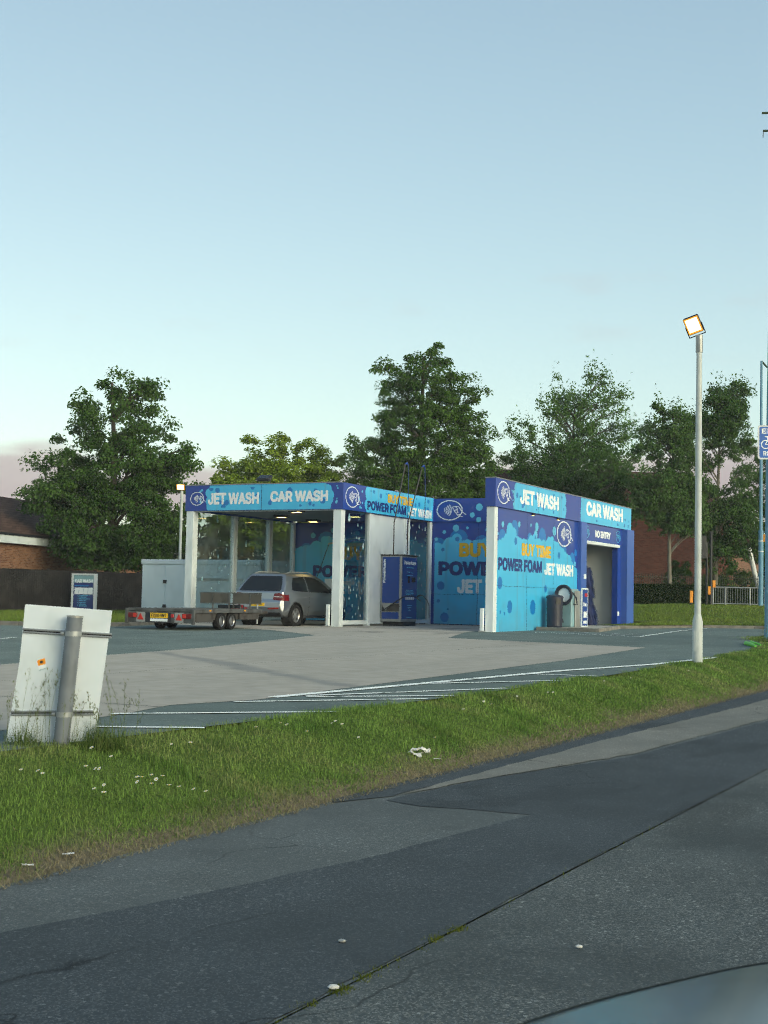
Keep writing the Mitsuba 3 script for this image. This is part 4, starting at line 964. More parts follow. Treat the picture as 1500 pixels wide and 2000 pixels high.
# ------------------------------------------------------------------ crossing furniture on the lawn at the right
def lz_(a, b): return float(lawn_z(np.array(a), np.array(b)))
sp2_ = thing('street_lamp', 'far blue grey street lamp column with a short bent arm near the railing', 'lamp post')
q = (8.42, 27.23)
put('column', tube([(q[0], q[1], lz_(*q) - .2), (q[0], q[1], 5.1)], .115, 18), BLUEPOLE, sp2_, smooth=40)
put('upper_column', tube([(q[0], q[1], 5.1), (q[0], q[1], 13.4)], [.085, .06], 16), BLUEPOLE, sp2_, smooth=40)
put('arm', cat_([tube([np.array([q[0], q[1], 13.4]), np.array([q[0], q[1], 13.4]) + lat * .25 + upv * -.28, np.array([q[0], q[1], 12.95]) + lat * .9], .05, 8)]), 'arm_green', sp2_)
put('band', cat_([tube([(q[0], q[1], z), (q[0], q[1], z + .06)], .122, 18) for z in (4.55, 4.05)]), SIGNW, sp2_)
put('control_box', xform(bx(.0, .14, -.07, .07, 0, .36), (q[0] + .1, q[1] + .04, 4.55)), ORANGE, sp2_)
ts = thing('traffic_signal', 'dark traffic signal head seen from the back on a thin black pole', 'traffic signal')
q1 = (5.84, 27.06)
put('pole', rod((q1[0], q1[1], lz_(*q1) - .2), (q1[0], q1[1], 4.5), .055, 12), BLACKPOLE, ts, smooth=40)
def local(o, l0, l1, d0, d1, z0, z1): return xform(bx(l0, l1, d0, d1, z0, z1, .01), (o[0], o[1], 0), PHI)
hd2 = put('signal_head', local(q1, -.30, -.06, -.2, .12, 3.72, 4.82), BLACKPOLE, ts)
put('backing_edge', local(q1, -.05, -.02, -.06, .0, 3.74, 4.5), GREYM, hd2)
put('bracket', local(q1, -.12, .06, -.04, .04, 4.46, 4.52), BLACKPOLE, ts)
put('button_box', local(q1, .05, .18, -.08, .08, 1.95, 2.36), ORANGE, ts)
ts = thing('signal_pole', 'taller black crossing pole with an orange button box beside the railing', 'pole')
q2 = (6.02, 27.15)
put('pole', rod((q2[0], q2[1], lz_(*q2) - .2), (q2[0], q2[1], 5.05), .075, 12), BLACKPOLE, ts, smooth=40)
put('button_box', local(q2, .07, .22, -.08, .08, 2.3, 2.66), ORANGE, ts)
bo = thing('marker_post', 'orange and black marker post on the grass left of the signal poles', 'marker post')
q3 = (5.17, 26.72)
put('post', local(q3, -.07, .07, -.05, .05, lz_(*q3) - .2, 1.55), BLACK, bo)
put('orange_sleeve', local(q3, -.075, .075, -.055, .055, 1.53, 2.12), ORANGE, bo)
rl = thing('pedestrian_railing', 'grey pedestrian guard railing along the grass at the right', 'railing')
rp = [(6.12, 27.2), (6.66, 27.48), (7.74, 28.02), (8.9, 28.6), (10.1, 29.2)]
for a, b in rp:
    put('post', rod((a, b, lz_(a, b) - .2), (a, b, 2.32), .045, 10), GALV, rl)
put('top_rail', tube([(a, b, 2.32) for a, b in rp], .032, 8), GALV, rl)
put('lower_rail', tube([(a, b, 1.52) for a, b in rp], .022, 8), GALV, rl)
bars = []
for (a, b), (c, d) in zip(rp, rp[1:]):
    n = max(2, int(math.hypot(c - a, d - b) / .115))
    for k in range(1, n): bars.append(rod((a + (c - a) * k / n, b + (d - b) * k / n, 1.52), (a + (c - a) * k / n, b + (d - b) * k / n, 2.3), .011, 5))
labels[put('bars', cat_(bars), GALV, rl)] = {'kind': 'stuff'}
wp = thing('leaning_post', 'white post leaning left in front of the brick building at the right', 'post')
put('shaft', tube([(6.05, 39.45, 1.5), (5.70, 39.29, 3.12), (5.34, 39.13, 4.75)], .14, 12), SIGNW, wp)
put('collar', tube([(5.44, 39.17, 4.3), (5.42, 39.16, 4.4)], .16, 12), GREYM, wp)

# ------------------------------------------------------------------ fences
fn_ = thing('timber_fence', 'dark timber board fence in front of the orange brick building at the left', 'fence')
fp = [(-18.3, -9.5), (-17.1, 2.56), (-16.3, 10.8), (-15.4, 20.0)]
r_ = np.random.default_rng(4)
boards = []
for (a, b), (c, d) in zip(fp, fp[1:]):
    L = math.hypot(c - a, d - b)
    n = int(L / .125)
    for k in range(n):
        t = (k + .5) / n
        h = 2.36 + r_.uniform(-.012, .012)
        bb = bx(-.058, .058, -.011, .011, .62, h)
        boards.append(xform(bb, (a + (c - a) * t, b + (d - b) * t, 0), math.atan2(d - b, c - a) + r_.normal(0, .02)))
labels[put('boards', cat_(boards), FENCEW, fn_)] = {'kind': 'stuff'}
for (a, b), (c, d) in zip(fp, fp[1:]):
    L = math.hypot(c - a, d - b)
    n = max(1, round(L / 2.4))
    an = math.atan2(d - b, c - a)
    for k in range(n):
        t0, t1 = k / n, (k + 1) / n
        put('post', xform(bx(-.05, .05, .02, .12, .3, 2.42), (a + (c - a) * t0, b + (d - b) * t0, 0), an), FENCEW, fn_)
        put('gravel_board', xform(bx(.02, L / n - .02, -.025, .02, .40, .60), (a + (c - a) * t0, b + (d - b) * t0, 0), an), KERB, fn_)
mf = thing('bar_fence', 'thin dark metal bar fence behind the clipped hedge at the right', 'fence')
bars = []
fa, fb_ = np.array([-3.5, 33.6]), np.array([13.0, 42.2])
nb = 150
for k in range(nb):
    p = fa + (fb_ - fa) * k / nb
    bars.append(bx(p[0] - .014, p[0] + .014, p[1] - .014, p[1] + .014, 1.3, 3.15))
labels[put('bars', cat_(bars), mat('fence_green', (.04, .05, .035), .6), mf)] = {'kind': 'stuff'}
for z in (1.6, 2.95): put('rail', tube([(*fa, z), (*fb_, z)], .02, 6), 'fence_green', mf)

# ------------------------------------------------------------------ brick buildings
lbd = thing('brick_house', 'low orange brick building with brown tiled roof and white eaves board at the left', 'building')
w0, w1 = np.array([-21.7, 7.51]), np.array([-23.4, 14.94])
dw = (w1 - w0) / np.linalg.norm(w1 - w0); nw = np.array([-dw[1], dw[0]])
if nw[0] > 0: nw = -nw
aL, aR = w0 - dw * 9, w1 + dw * 9.0
def quadbox(p, q, back, z0, z1, m, name, parent):
    an = math.atan2(q[1] - p[1], q[0] - p[0])
    L = np.linalg.norm(q - p)
    return put(name, xform(bx(0, L, *( (0, back) if back > 0 else (back, 0)), z0, z1), (p[0], p[1], 0), an), m, parent)
quadbox(aL, aR, 8.0, .0, 4.0, BRICK_L, 'wall', lbd)
quadbox(aL - dw * .3 - nw * .35, aR + dw * .35 - nw * .35, .04, 3.62, 4.05, WHITE, 'eaves_board', lbd)
quadbox(aL - dw * .3 - nw * .33, aR + dw * .3 - nw * .33, .33, 3.62, 3.66, WHITE, 'soffit', lbd)
quadbox(aL - dw * .3 - nw * .43, aR + dw * .35 - nw * .43, .07, 3.98, 4.08, DARK, 'gutter', lbd)
def slab_poly(pts, th):      # a roof slope from its outline
    p = np.array(pts, float)
    n = np.cross(p[1] - p[0], p[2] - p[0]); n /= np.linalg.norm(n)
    if n[2] < 0: n = -n
    return tm(m3.Manifold.hull_points(np.vstack([p, p - n * th])))
def P3(p, z): return (p[0], p[1], z)
r0, r1 = aL + nw * 4 - dw * .3, aR + nw * 4 - dw * 3.2
put('roof', slab_poly([P3(aL - dw * .3 - nw * .4, 4.06), P3(aR + dw * .4 - nw * .4, 4.06), P3(r1, 6.25), P3(r0, 6.25)], .08), TILE_L, lbd)
put('roof', slab_poly([P3(aL - dw * .3 + nw * 8.4, 4.06), P3(aR + dw * .4 + nw * 8.4, 4.06), P3(r1, 6.25), P3(r0, 6.25)], .08), TILE_L, lbd)
put('roof_hip', slab_poly([P3(aR + dw * .4 - nw * .4, 4.06), P3(aR + dw * .4 + nw * 8.4, 4.06), P3(r1, 6.25)], .08), TILE_L, lbd)

rbd = thing('brick_building', 'large red brick building with hipped tiled roof behind the trees at the right', 'building')
O = np.array([-3.7, 45.8, 0])
def RB(l, d, z): return np.array([-3.0, 43.0, 0]) + lat * l + dep * d + upv * z
def lbox(l0, l1, d0, d1, z0, z1): return xform(bx(l0, l1, d0, d1, z0, z1), (-3.0, 43.0, 0), PHI)
put('wall', lbox(-9, 6.6, 0, 12, .5, 7.0), BRICK_R, rbd)
put('roof', slab_poly([RB(-9.4, -.5, 6.95), RB(7.0, -.5, 6.95), RB(5.0, 4.5, 10.1), RB(-9.4, 4.5, 10.1)], .1), TILE_R, rbd)
put('roof_hip', slab_poly([RB(7.0, -.5, 6.95), RB(7.0, 12.5, 6.95), RB(5.0, 4.5, 10.1)], .1), TILE_R, rbd)
put('gable_wall', lbox(6.62, 9.2, 2.5, 10, .5, 5.2), mat('sunlit_red_brick', brick_fn((.26, .15, .11), (.34, .20, .15), (.28, .22, .18), .95, .31), .85, spec=.2), rbd)  # warm light on the gable put into a paler copy of the red brick
put('gable_roof', slab_poly([RB(6.4, 2.2, 5.25), RB(9.6, 2.2, 5.25), RB(9.6, 6, 7.0), RB(6.4, 6, 7.0)], .1), TILE_R, rbd)
put('downpipe', lbox(-.9, -.8, -.1, -.002, .6, 6.9), BLACKPOLE, rbd)
# ------------------------------------------------------------------ leaves and trees
def leaf_mesh(c, nrm, ax, ln, wd, col):
    """Folded diamond leaves: centre, normal, axis, length, width, colour (each n rows)."""
    nrm = nrm / (np.linalg.norm(nrm, axis=1, keepdims=True) + 1e-9)
    ax = ax - nrm * (ax * nrm).sum(1, keepdims=True)
    ax /= np.linalg.norm(ax, axis=1, keepdims=True) + 1e-9
    sd = np.cross(nrm, ax)
    L, W = ln[:, None], wd[:, None]
    v = np.stack([c - ax * L * .5, c + sd * W * .5 + nrm * W * .12, c + ax * L * .5, c - sd * W * .5 + nrm * W * .12], 1).reshape(-1, 3)
    k = np.arange(len(c))[:, None] * 4
    f = np.concatenate([k + np.array([0, 1, 2]), k + np.array([0, 2, 3])], 0)
    return trimesh.Trimesh(v, f, process=False), np.repeat(col, 4, 0)
def unit(r, n):
    v = r.normal(size=(n, 3))
    return v / np.linalg.norm(v, axis=1, keepdims=True)
def tree(label, name, cat, base, blobs, n_clump, per, leaf, c0, c1, seed, trunk=.22, trunk_top=None, group=None, csize=.5, bark=None, limbs=26, sprays=0.0, yscale=.85, flat_=.45, lean=0.0):
    r = np.random.default_rng(seed)
    key = thing(name, label, cat, group)
    base = np.array([base[0], base[1], base[2]])
    vol = np.array([b[2] * b[3] * b[2] for b in blobs]); vol = vol / vol.sum()
    which = r.choice(len(blobs), n_clump, p=vol)
    u = unit(r, n_clump) * (r.uniform(.25, 1.0, n_clump) ** .45)[:, None]
    B = np.array([(b[0], b[1], b[2], b[3]) for b in blobs])[which]
    lx, lz, ld = B[:, 0] + u[:, 0] * B[:, 2], B[:, 1] + u[:, 2] * B[:, 3], u[:, 1] * B[:, 2] * yscale
    cl = base + lat * lx[:, None] + dep * ld[:, None] + upv * lz[:, None]
    # branches
    ttop = trunk_top or max(b[1] for b in blobs)
    wig = lambda t: lat * (.25 * math.sin(3.1 * t + seed) * t + lean * t) + dep * .2 * math.cos(2.3 * t + seed) * t
    ts_ = np.linspace(0, 1, 9)
    tp = np.array([base + upv * (ttop * t - .3 * (t == 0)) + wig(t) for t in ts_])
    parts = [tube(tp, trunk * (1 - .82 * ts_) + .015, 9)]
    order = r.permutation(n_clump)[:limbs]
    for i in order:
        z0 = np.clip((cl[i, 2] - base[2]) - r.uniform(.25, .5) * np.linalg.norm((cl[i] - base)[:2]) - .8, ttop * .18, ttop * .93)
        t = z0 / ttop
        p0 = base + upv * z0 + wig(t)
        mid = p0 + (cl[i] - p0) * .5 + upv * .25 * np.linalg.norm((cl[i] - p0)[:2]) * .4
        parts.append(tube([p0, (p0 + mid) / 2 + upv * .05, mid, cl[i]], [trunk * (.5 - .3 * t), trunk * .33, trunk * .2, .012], 6))
        for j in np.argsort(((cl - cl[i]) ** 2).sum(1))[1:4]:
            parts.append(tube([mid, (mid + cl[j]) / 2 + upv * .1, cl[j]], [trunk * .16, trunk * .1, .01], 5))
    put('trunk', cat_(parts), bark or BARK, key, smooth=50)
    # leaves
    nn = (per * 2.0 * r.uniform(.5, 1.45, n_clump)).astype(int)
    leaf = leaf * .70
    idx = np.repeat(np.arange(n_clump), nn)
    N = len(idx)
    cs = csize * r.uniform(.6, 1.35, n_clump)
    off = unit(r, N) * (r.uniform(0, 1, N) ** .5)[:, None] * cs[idx][:, None] * np.array([1, 1, .62])
    if sprays: off[:, 2] += np.where(r.uniform(size=N) < sprays, np.abs(r.normal(0, csize * .9, N)), 0)
    off[:, 2] -= .25 * (off[:, 0] ** 2 + off[:, 1] ** 2) / cs[idx]
    c = cl[idx] + off
    nrm = unit(r, N) * (1 - flat_) + np.array([0, 0, 1.]) * flat_ + off * .5
    ax = off + unit(r, N) * .4 - np.array([0, 0, .35])
    tone = r.uniform(0, 1, n_clump)[idx] * .6 + r.uniform(0, 1, N) * .4
    col = LEAFK * (np.array(c0) * (1 - tone[:, None]) + np.array(c1) * tone[:, None])
    m, col = leaf_mesh(c, nrm, ax, leaf * r.uniform(.65, 1.3, N), leaf * .62 * r.uniform(.7, 1.2, N), col)
    put('crown', m, LEAF_V, key, color=col)
    return key
def tl_(px, Y, z=None):      # a point at picture column px and distance Y (in plan), on the lawn unless z is given
    X = (px - 750) / 2659.4 * Y
    p = np.array(EYE) + lat * X + dep * Y
    p[2] = z if z is not None else (.45 if p[1] < 16.6 else lz_(p[0], p[1]))
    return p
LEAFK = np.array([2.3, 2.5, 1.95])
DG0, DG1 = (.018, .040, .012), (.048, .085, .024)
tree('broad dark green tree with layered drooping branches behind the timber fence at the left', 'broad_tree', 'tree', tl_(215, 66),
     [(.1, 4.2, 3.6, 2.2), (-1.7, 5.6, 2.6, 1.1), (2.4, 5.3, 2.1, 1.5), (.4, 7.0, 3.2, 1.5), (-2.3, 7.0, 2.0, .7), (3.0, 7.4, 1.5, 1.0), (.3, 9.3, 2.5, 1.3), (1.0, 11.0, 1.5, 1.2), (-.6, 10.2, 1.4, 1.0), (2.1, 8.9, 1.3, .9), (-1.6, 8.6, 1.4, .7), (2.3, 3.0, 2.0, 1.1), (-.6, 3.3, 2.3, 1.0), (-3.6, 5.2, .8, .5), (-3.9, 7.2, .8, .35), (4.2, 6.6, .7, .6), (1.8, 11.6, .5, .6)],
     640, 62, .25, DG0, (.050, .082, .026), 101, .28, 11.2, csize=.55, limbs=44)
tree('bright yellow green tree showing above the JET WASH CAR WASH fascia', 'sycamore_tree', 'tree', tl_(550, 78),
     [(-.2, 7.0, 1.9, 2.2), (.1, 8.8, .9, .9), (-2.3, 7.6, 1.1, 1.6), (-3.3, 6.9, 1.0, 1.1), (1.5, 8.1, .9, 1.2), (2.7, 7.6, .9, 1.1), (3.6, 7.2, .8, 1.1), (-2.6, 8.4, .5, .6), (-1.4, 8.5, .7, .7), (0, 6.2, 4.2, 1.7), (0, 4.2, 4.2, 1.8)],
     560, 64, .29, (.085, .112, .016), (.150, .185, .034), 102, .22, 9.0, csize=.50, limbs=24, flat_=.6)
tree('tall dense dark tree rising behind the back wall of the wash bays', 'dense_tree', 'tree', tl_(828, 76),
     [(0, 8.8, 3.2, 3.4), (0, 12.0, 2.2, 2.2), (-.2, 14.4, .5, .7), (.7, 13.8, .9, .7), (-1.8, 11.9, 1.5, 1.5), (2.0, 11.4, 1.6, 1.6), (-2.6, 9.4, 1.2, 1.3), (2.9, 9.0, 1.1, 1.6), (-2.6, 7.4, 1.7, 1.5), (2.8, 7.4, 1.7, 1.5), (0, 6.2, 4.2, 2.2), (-3.6, 8.6, .8, .8), (-3.8, 7.4, .8, .8), (3.9, 8.2, .9, .8), (4.2, 6.8, .8, .9), (0, 4.0, 4.2, 1.6), (-1.1, 13.3, .7, .6)],
     900, 62, .25, (.022, .046, .012), (.055, .092, .022), 103, .30, 13.6, csize=.52, limbs=46, flat_=.5)
ASH0, ASH1 = (.028, .056, .017), (.066, .112, .034)
tree('feathery pale green tree with two spires behind the dividing wall', 'ash_tree', 'tree', tl_(1120, 86),
     [(-.5, 10.6, 1.4, 2.8), (-1.6, 12.6, .6, 1.6), (-.4, 12.8, .55, 1.6), (-1.1, 13.8, .35, .8), (1.4, 11.6, 1.4, 2.6), (1.4, 14.0, .6, 1.4), (2.1, 14.8, .4, 1.4), (2.9, 11.4, .9, 2.0), (0.5, 8.0, 3.0, 2.2), (-2.8, 9.6, 1.1, 2.0), (-3.6, 10.4, .6, 1.6), (-4.0, 11.5, .35, .8), (3.2, 9.0, 1.1, 1.7), (-2.6, 7.4, 1.5, 1.2)],
     520, 34, .24, ASH0, ASH1, 104, .20, 12.4, csize=.50, limbs=50, bark=BARK, sprays=.3, flat_=.25)
tree('slender tree with pale trunk standing in the hedge between building and lamp column', 'slender_tree', 'tree', tl_(1311, 74),
     [(-.4, 6.0, 1.6, 1.2), (.6, 5.0, 1.3, .9), (-1.3, 5.4, 1.0, .9), (-.2, 8.2, 1.1, 1.6), (-.9, 9.8, .6, 1.3), (.2, 9.6, .8, 1.4), (-1.6, 8.6, .7, 1.1), (.8, 8.0, .7, 1.2), (-1.8, 7.0, .8, .9), (1.2, 6.4, .8, .9), (.4, 4.4, 1.5, .7)],
     380, 42, .23, (.026, .050, .020), (.062, .098, .036), 105, .11, 9.8, csize=.42, limbs=34, bark=PALEBARK, sprays=.2, flat_=.3)
tree('taller open crowned tree right of the lit lamp column', 'open_tree', 'tree', tl_(1400, 76),
     [(.2, 10.6, 1.4, 1.6), (.9, 11.6, 1.0, 1.2), (-.9, 10.0, .8, .9), (.9, 9.2, 1.1, 1.1), (-.5, 8.4, 1.0, 1.0), (-1.5, 9.0, .7, .9), (-.6, 5.2, 1.3, 1.5), (.6, 4.4, 1.5, 1.6), (1.6, 5.4, .9, 1.0), (.2, 2.7, 1.1, 1.0), (1.9, 7.6, .6, .6), (2.1, 8.6, .4, .6), (-1.0, 6.7, .7, .6), (1.1, 6.5, .8, .5), (1.6, 3.6, 1.2, 1.0), (-1.6, 6.2, .9, 1.0)],
     540, 42, .23, (.022, .044, .017), (.055, .09, .032), 106, .13, 11.6, csize=.42, limbs=34, sprays=.15, flat_=.3, bark=PALEBARK)
tree('half seen tree at the right edge behind the cycle sign', 'edge_tree', 'tree', tl_(1512, 80),
     [(-.6, 8.0, 1.1, 1.4), (.6, 9.6, 1.4, 1.8), (-1.6, 7.4, .9, .7), (-1.2, 5.2, 1.3, 1.1), (.4, 6.0, 1.6, 1.6), (-1.9, 9.0, .6, .6), (-.3, 3.4, 1.5, 1.4)],
     240, 44, .24, (.026, .050, .018), (.07, .105, .035), 107, .14, 9.0, csize=.45, limbs=26, sprays=.15, flat_=.3)
tree('low dark bushy tree behind the dividing wall right of the dense tree', 'dark_bush', 'tree', tl_(1010, 82),
     [(-.6, 6.4, 2.2, 2.4), (1.2, 5.2, 2.0, 2.0), (2.9, 5.0, 1.6, 2.0), (-2.2, 5.8, 1.2, 1.6), (.3, 3.0, 3.8, 1.6)], 330, 56, .26, (.014, .028, .010), (.034, .058, .018), 108, .16, 5.5, csize=.55, limbs=14)
tree('dark bushy tree in front of the red brick building beside the doorway end', 'dark_bush', 'tree', tl_(1135, 80),
     [(-.4, 5.8, 1.8, 1.9), (1.2, 5.2, 1.6, 1.6), (-2.0, 5.4, 1.4, 1.9), (.3, 4.0, 2.6, 1.3), (2.4, 6.4, 1.1, 1.2)], 330, 54, .25, (.014, .030, .010), (.036, .062, .020), 109, .16, 5.6, csize=.52, limbs=14)
tree('small round shrub behind the hedge near the slender tree', 'small_shrub', 'shrub', tl_(1325, 79), [(0, 1.4, .8, .9), (.2, 2.1, .5, .5)], 50, 50, .18, (.022, .045, .014), (.05, .085, .024), 110, .05, 1.6, csize=.3, limbs=6)
tree('low shrub mass behind the bar fence left of the leaning post', 'small_shrub', 'shrub', tl_(1447, 82), [(-.6, 1.3, .9, .9), (.7, 1.2, .9, .8), (-2.0, 1.1, .8, .8)], 90, 50, .18, (.030, .058, .016), (.075, .11, .03), 111, .05, 1.2, csize=.32, limbs=6)
# clipped hedge
def hedge(label, p, q, w, h, n, seed, c0, c1, cut=None):
    r = np.random.default_rng(seed)
    key = thing('clipped_hedge', label, 'hedge')
    p, q = np.array(p), np.array(q)
    L = np.linalg.norm(q - p); d = (q - p) / L; o = np.array([-d[1], d[0]])
    t, s, z = r.uniform(0, 1, n), r.uniform(-1, 1, n), r.uniform(0, 1, n)
    face = r.uniform(size=n)
    s = np.where(face < .55, -1 + np.abs(r.normal(0, .08, n)), s); z = np.where(face > .72, 1 - np.abs(r.normal(0, .05, n)), z)
    bulge = 1 + .10 * (meshkit.noise(np.stack([t * L * .7, z * 1.5, s], -1)) - .5) * 2
    xy = p + d * (t * L)[:, None] + o * (s * w * .5 * bulge)[:, None]
    zz = lawn_z(xy[:, 0], xy[:, 1]) + z * h * bulge
    c = np.c_[xy, zz]
    tone = r.uniform(0, 1, n)
    col = np.array(c0) * (1 - tone[:, None]) + np.array(c1) * tone[:, None]
    m, col = leaf_mesh(c, unit(r, n) + np.c_[o[None, :] * -s[:, None], z[:, None]] * .5, unit(r, n), .13 * r.uniform(.7, 1.3, n), .08 * r.uniform(.7, 1.2, n), col)
    put('foliage', m, LEAF_V, key, color=col)
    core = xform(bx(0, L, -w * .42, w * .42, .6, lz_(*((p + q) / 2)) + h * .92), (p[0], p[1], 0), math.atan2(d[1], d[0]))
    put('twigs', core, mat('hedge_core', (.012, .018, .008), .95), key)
hedge('long clipped dark hedge at the back of the right lawn', (-2.6, 28.3), (5.3, 32.4), 1.0, 1.0, 26000, 61, (.016, .034, .010), (.042, .070, .020))
hedge('clipped hedge continuing behind the pedestrian railing', (5.5, 32.5), (13.0, 36.4), 1.0, .95, 18000, 62, (.016, .034, .012), (.040, .066, .020))
# far belt that closes the view
def belt():
    r = np.random.default_rng(8)
    n = 60000
    t = r.uniform(-1, 1, n)
    X, Y = t * 75, 112 + r.normal(0, 2.5, n)
    hgt = 4.6 + 1.8 * meshkit.fbm(np.stack([X * .12, 0 * X, 0 * X], -1), 3, 5) * 2 - 1.2
    z = 1.0 + hgt * r.uniform(0, 1, n) ** .8
    c = np.array(EYE) * [1, 1, 0] + lat * X[:, None] + dep * Y[:, None] + upv * z[:, None]
    tone = r.uniform(0, 1, n)[:, None]
    return leaf_mesh(c, unit(r, n) + upv * .4, unit(r, n), .55 * r.uniform(.6, 1.3, n), .38 * r.uniform(.6, 1.2, n), np.array((.018, .034, .013)) * (1 - tone) + np.array((.045, .07, .024)) * tone)
m_, c_ = belt()
tag(put('tree_belt', m_, LEAF_V, color=c_), 'far dark belt of bushes closing the view behind the trees', 'bushes', kind='stuff')

# ------------------------------------------------------------------ grass
def blades(x, y, z, h, w, col, seed, bend=.45, flatten=0.0, dirs=None):
    r = np.random.default_rng(seed)
    n = len(x)
    a = r.uniform(0, 2 * np.pi, n)
    b = r.uniform(0, 2 * np.pi, n) if dirs is None else dirs
    lean_ = np.abs(r.normal(0, bend, n)) + flatten
    base = np.stack([x, y, z], 1)
    sd = np.stack([np.cos(a), np.sin(a), 0 * a], 1) * w[:, None]
    ld = np.stack([np.cos(b), np.sin(b), 0 * b], 1)
    up1, out1 = np.cos(np.minimum(lean_ * .6, 1.45)), np.sin(np.minimum(lean_ * .6, 1.45))
    up2, out2 = np.cos(np.minimum(lean_ * 1.5, 1.6)), np.sin(np.minimum(lean_ * 1.5, 1.6))
    mid = base + (np.array([0, 0, 1]) * up1[:, None] + ld * out1[:, None]) * h[:, None] * .55
    tip = mid + (np.array([0, 0, 1]) * up2[:, None] + ld * out2[:, None]) * h[:, None] * .5
    v = np.stack([base - sd, base + sd, mid - sd * .75, mid + sd * .75, tip], 1).reshape(-1, 3)
    k = np.arange(n)[:, None] * 5
    f = np.concatenate([k + np.array(q) for q in ((0, 1, 3), (0, 3, 2), (2, 3, 4))], 0)
    return trimesh.Trimesh(v, f, process=False), np.repeat(col, 5, 0)
def verge_grass():
    r = np.random.default_rng(12)
    out, cols = [], []
    for b0, b1, dens, wd in ((-37.5, -32, 3000, .0022), (-32, -26, 2300, .0028), (-26, -18, 1300, .0042), (-18, -8, 750, .006), (-8, 4, 450, .009)):
        n = int((b1 - b0) * 2.3 * dens)
        y = r.uniform(b0, b1, n)
        t = r.uniform(-.02, 1.12, n)
        x = ROAD_EDGE - t * (ROAD_EDGE - verge_in(y))
        cl = meshkit.fbm(np.stack([x * 1.3, y * 1.3, 0 * x], -1), 3, 2)
        patch = meshkit.fbm(np.stack([x * 4, y * 4, 0 * x], -1), 3, 6)
        rag = .5 * (meshkit.fbm(np.stack([y * .9, 0 * y, 0 * y], -1), 4, 8) - .5)
        edge = np.clip((x - 16.86 + rag) / .22, 0, 1) ** 1.3 * (.1 + 1.2 * patch)
        clump = meshkit.fbm(np.stack([x * 2.2, y * 2.2, 0 * x], -1), 3, 15)
        keep = r.uniform(size=n) < np.where(x > 16.9, .5, 1.0)
        x, y, t, cl, patch, edge, clump = (q_[keep] for q_ in (x, y, t, cl, patch, edge, clump))
        n = len(x)
        h = (.028 + .048 * r.uniform(0, 1, n) ** 1.6) * (.35 + .7 * patch + .8 * np.clip(clump - .35, 0, 1)) * (1 - .35 * edge) * (1.0 + .25 * np.clip(t - .85, 0, 1) * 4)
        dry = np.clip(edge * 1.1 + np.clip(cl - .52, 0, 1) * 1.6 + .35 * (r.uniform(size=n) - .72), 0, 1)
        g = np.array([.155, .25, .060]) * (.6 + .9 * r.uniform(size=n)[:, None]) * (.75 + .5 * patch[:, None])
        g = g + np.array([.040, .024, .008]) * np.clip(cl - .45, 0, 1)[:, None] * 3.0
        g = g * (1 - .35 * np.clip((clump - .5) * 4, 0, 1)[:, None] * np.array([1, .75, .9]))
        s_ = np.array([.33, .29, .18]) * (.55 + .7 * r.uniform(size=n)[:, None])
        col = g * (1 - dry[:, None]) + s_ * dry[:, None]
        m, c = blades(x, y, verge_z(x, y), h, wd * r.uniform(.7, 1.4, n), col, int(b0 * -7), flatten=0.0, bend=.55)
        out.append(m); cols.append(c)
    return cat_(out), np.vstack(cols)
m_, c_ = verge_grass()
tag(put('verge_grass', m_, GRASS_V, color=c_), 'short mown grass covering the verge between footway and forecourt', 'grass', kind='stuff')
def straw():
    r = np.random.default_rng(14)
    n = 13000
    y = r.uniform(-37.5, -2, n)
    x = ROAD_EDGE + .03 + r.normal(-.10, .13, n) + .06 * (meshkit.fbm(np.stack([0 * y, y * 1.4, 0 * y], -1), 3) - .5)
    x = np.minimum(x, ROAD_EDGE + .07)
    z = np.where(x > ROAD_EDGE, .006, verge_z(np.minimum(x, ROAD_EDGE), y) + .012)
    tone = r.uniform(size=n)[:, None]
    col = np.array([.15, .125, .075]) * (1 - tone) + np.array([.34, .30, .20]) * tone
    return blades(x, y, z, r.uniform(.03, .10, n), r.uniform(.001, .0028, n), col, 15, bend=.25, flatten=1.15)
m_, c_ = straw()
tag(put('dead_grass', m_, GRASS_V, color=c_), 'straw coloured dead grass lying along the footway edge', 'dead grass', kind='stuff')
def lawn_blades(poly, dens, seed, zfn, h=.09, w=.012):
    r = np.random.default_rng(seed)
    a, b, c, d = poly.bounds
    n = int((c - a) * (d - b) * dens)
    x, y = r.uniform(a, c, n), r.uniform(b, d, n)
    import shapely
    k = shapely.contains_xy(poly, x, y)
    x, y = x[k], y[k]
    n = len(x)
    pt = meshkit.fbm(np.stack([x * .6, y * .6, 0 * x], -1), 3, 3)
    col = np.array([.17, .24, .05]) * (.6 + .9 * r.uniform(size=n)[:, None]) + np.array([.05, .03, .008]) * np.clip(pt - .5, 0, 1)[:, None] * 3
    return blades(x, y, zfn(x, y), h * r.uniform(.5, 1.3, n), np.full(n, w), col, seed)
q_ = [lawn_blades(lawn2, 260, 71, lambda x, y: zf(y) + .11), lawn_blades(Polygon([(6.95, 9.4), (7.4, 10.7), (8.2, 14.1), (8.7, 15.15), (10.4, 16.4), (16, 17), (16, 21), (9, 21), (6.2, 16.5)]), 240, 72, lambda x, y: zf(y) + .12),
      lawn_blades(Polygon([(5.2, 17), (15, 17), (15, 30), (9, 29), (4, 29), (3, 25)]), 170, 73, lawn_z)]
tag(put('lawn_grass', cat_([a for a, _ in q_]), GRASS_V, color=np.vstack([b for _, b in q_])), 'grass of the lawns beside the fence and by the railing', 'grass', kind='stuff')
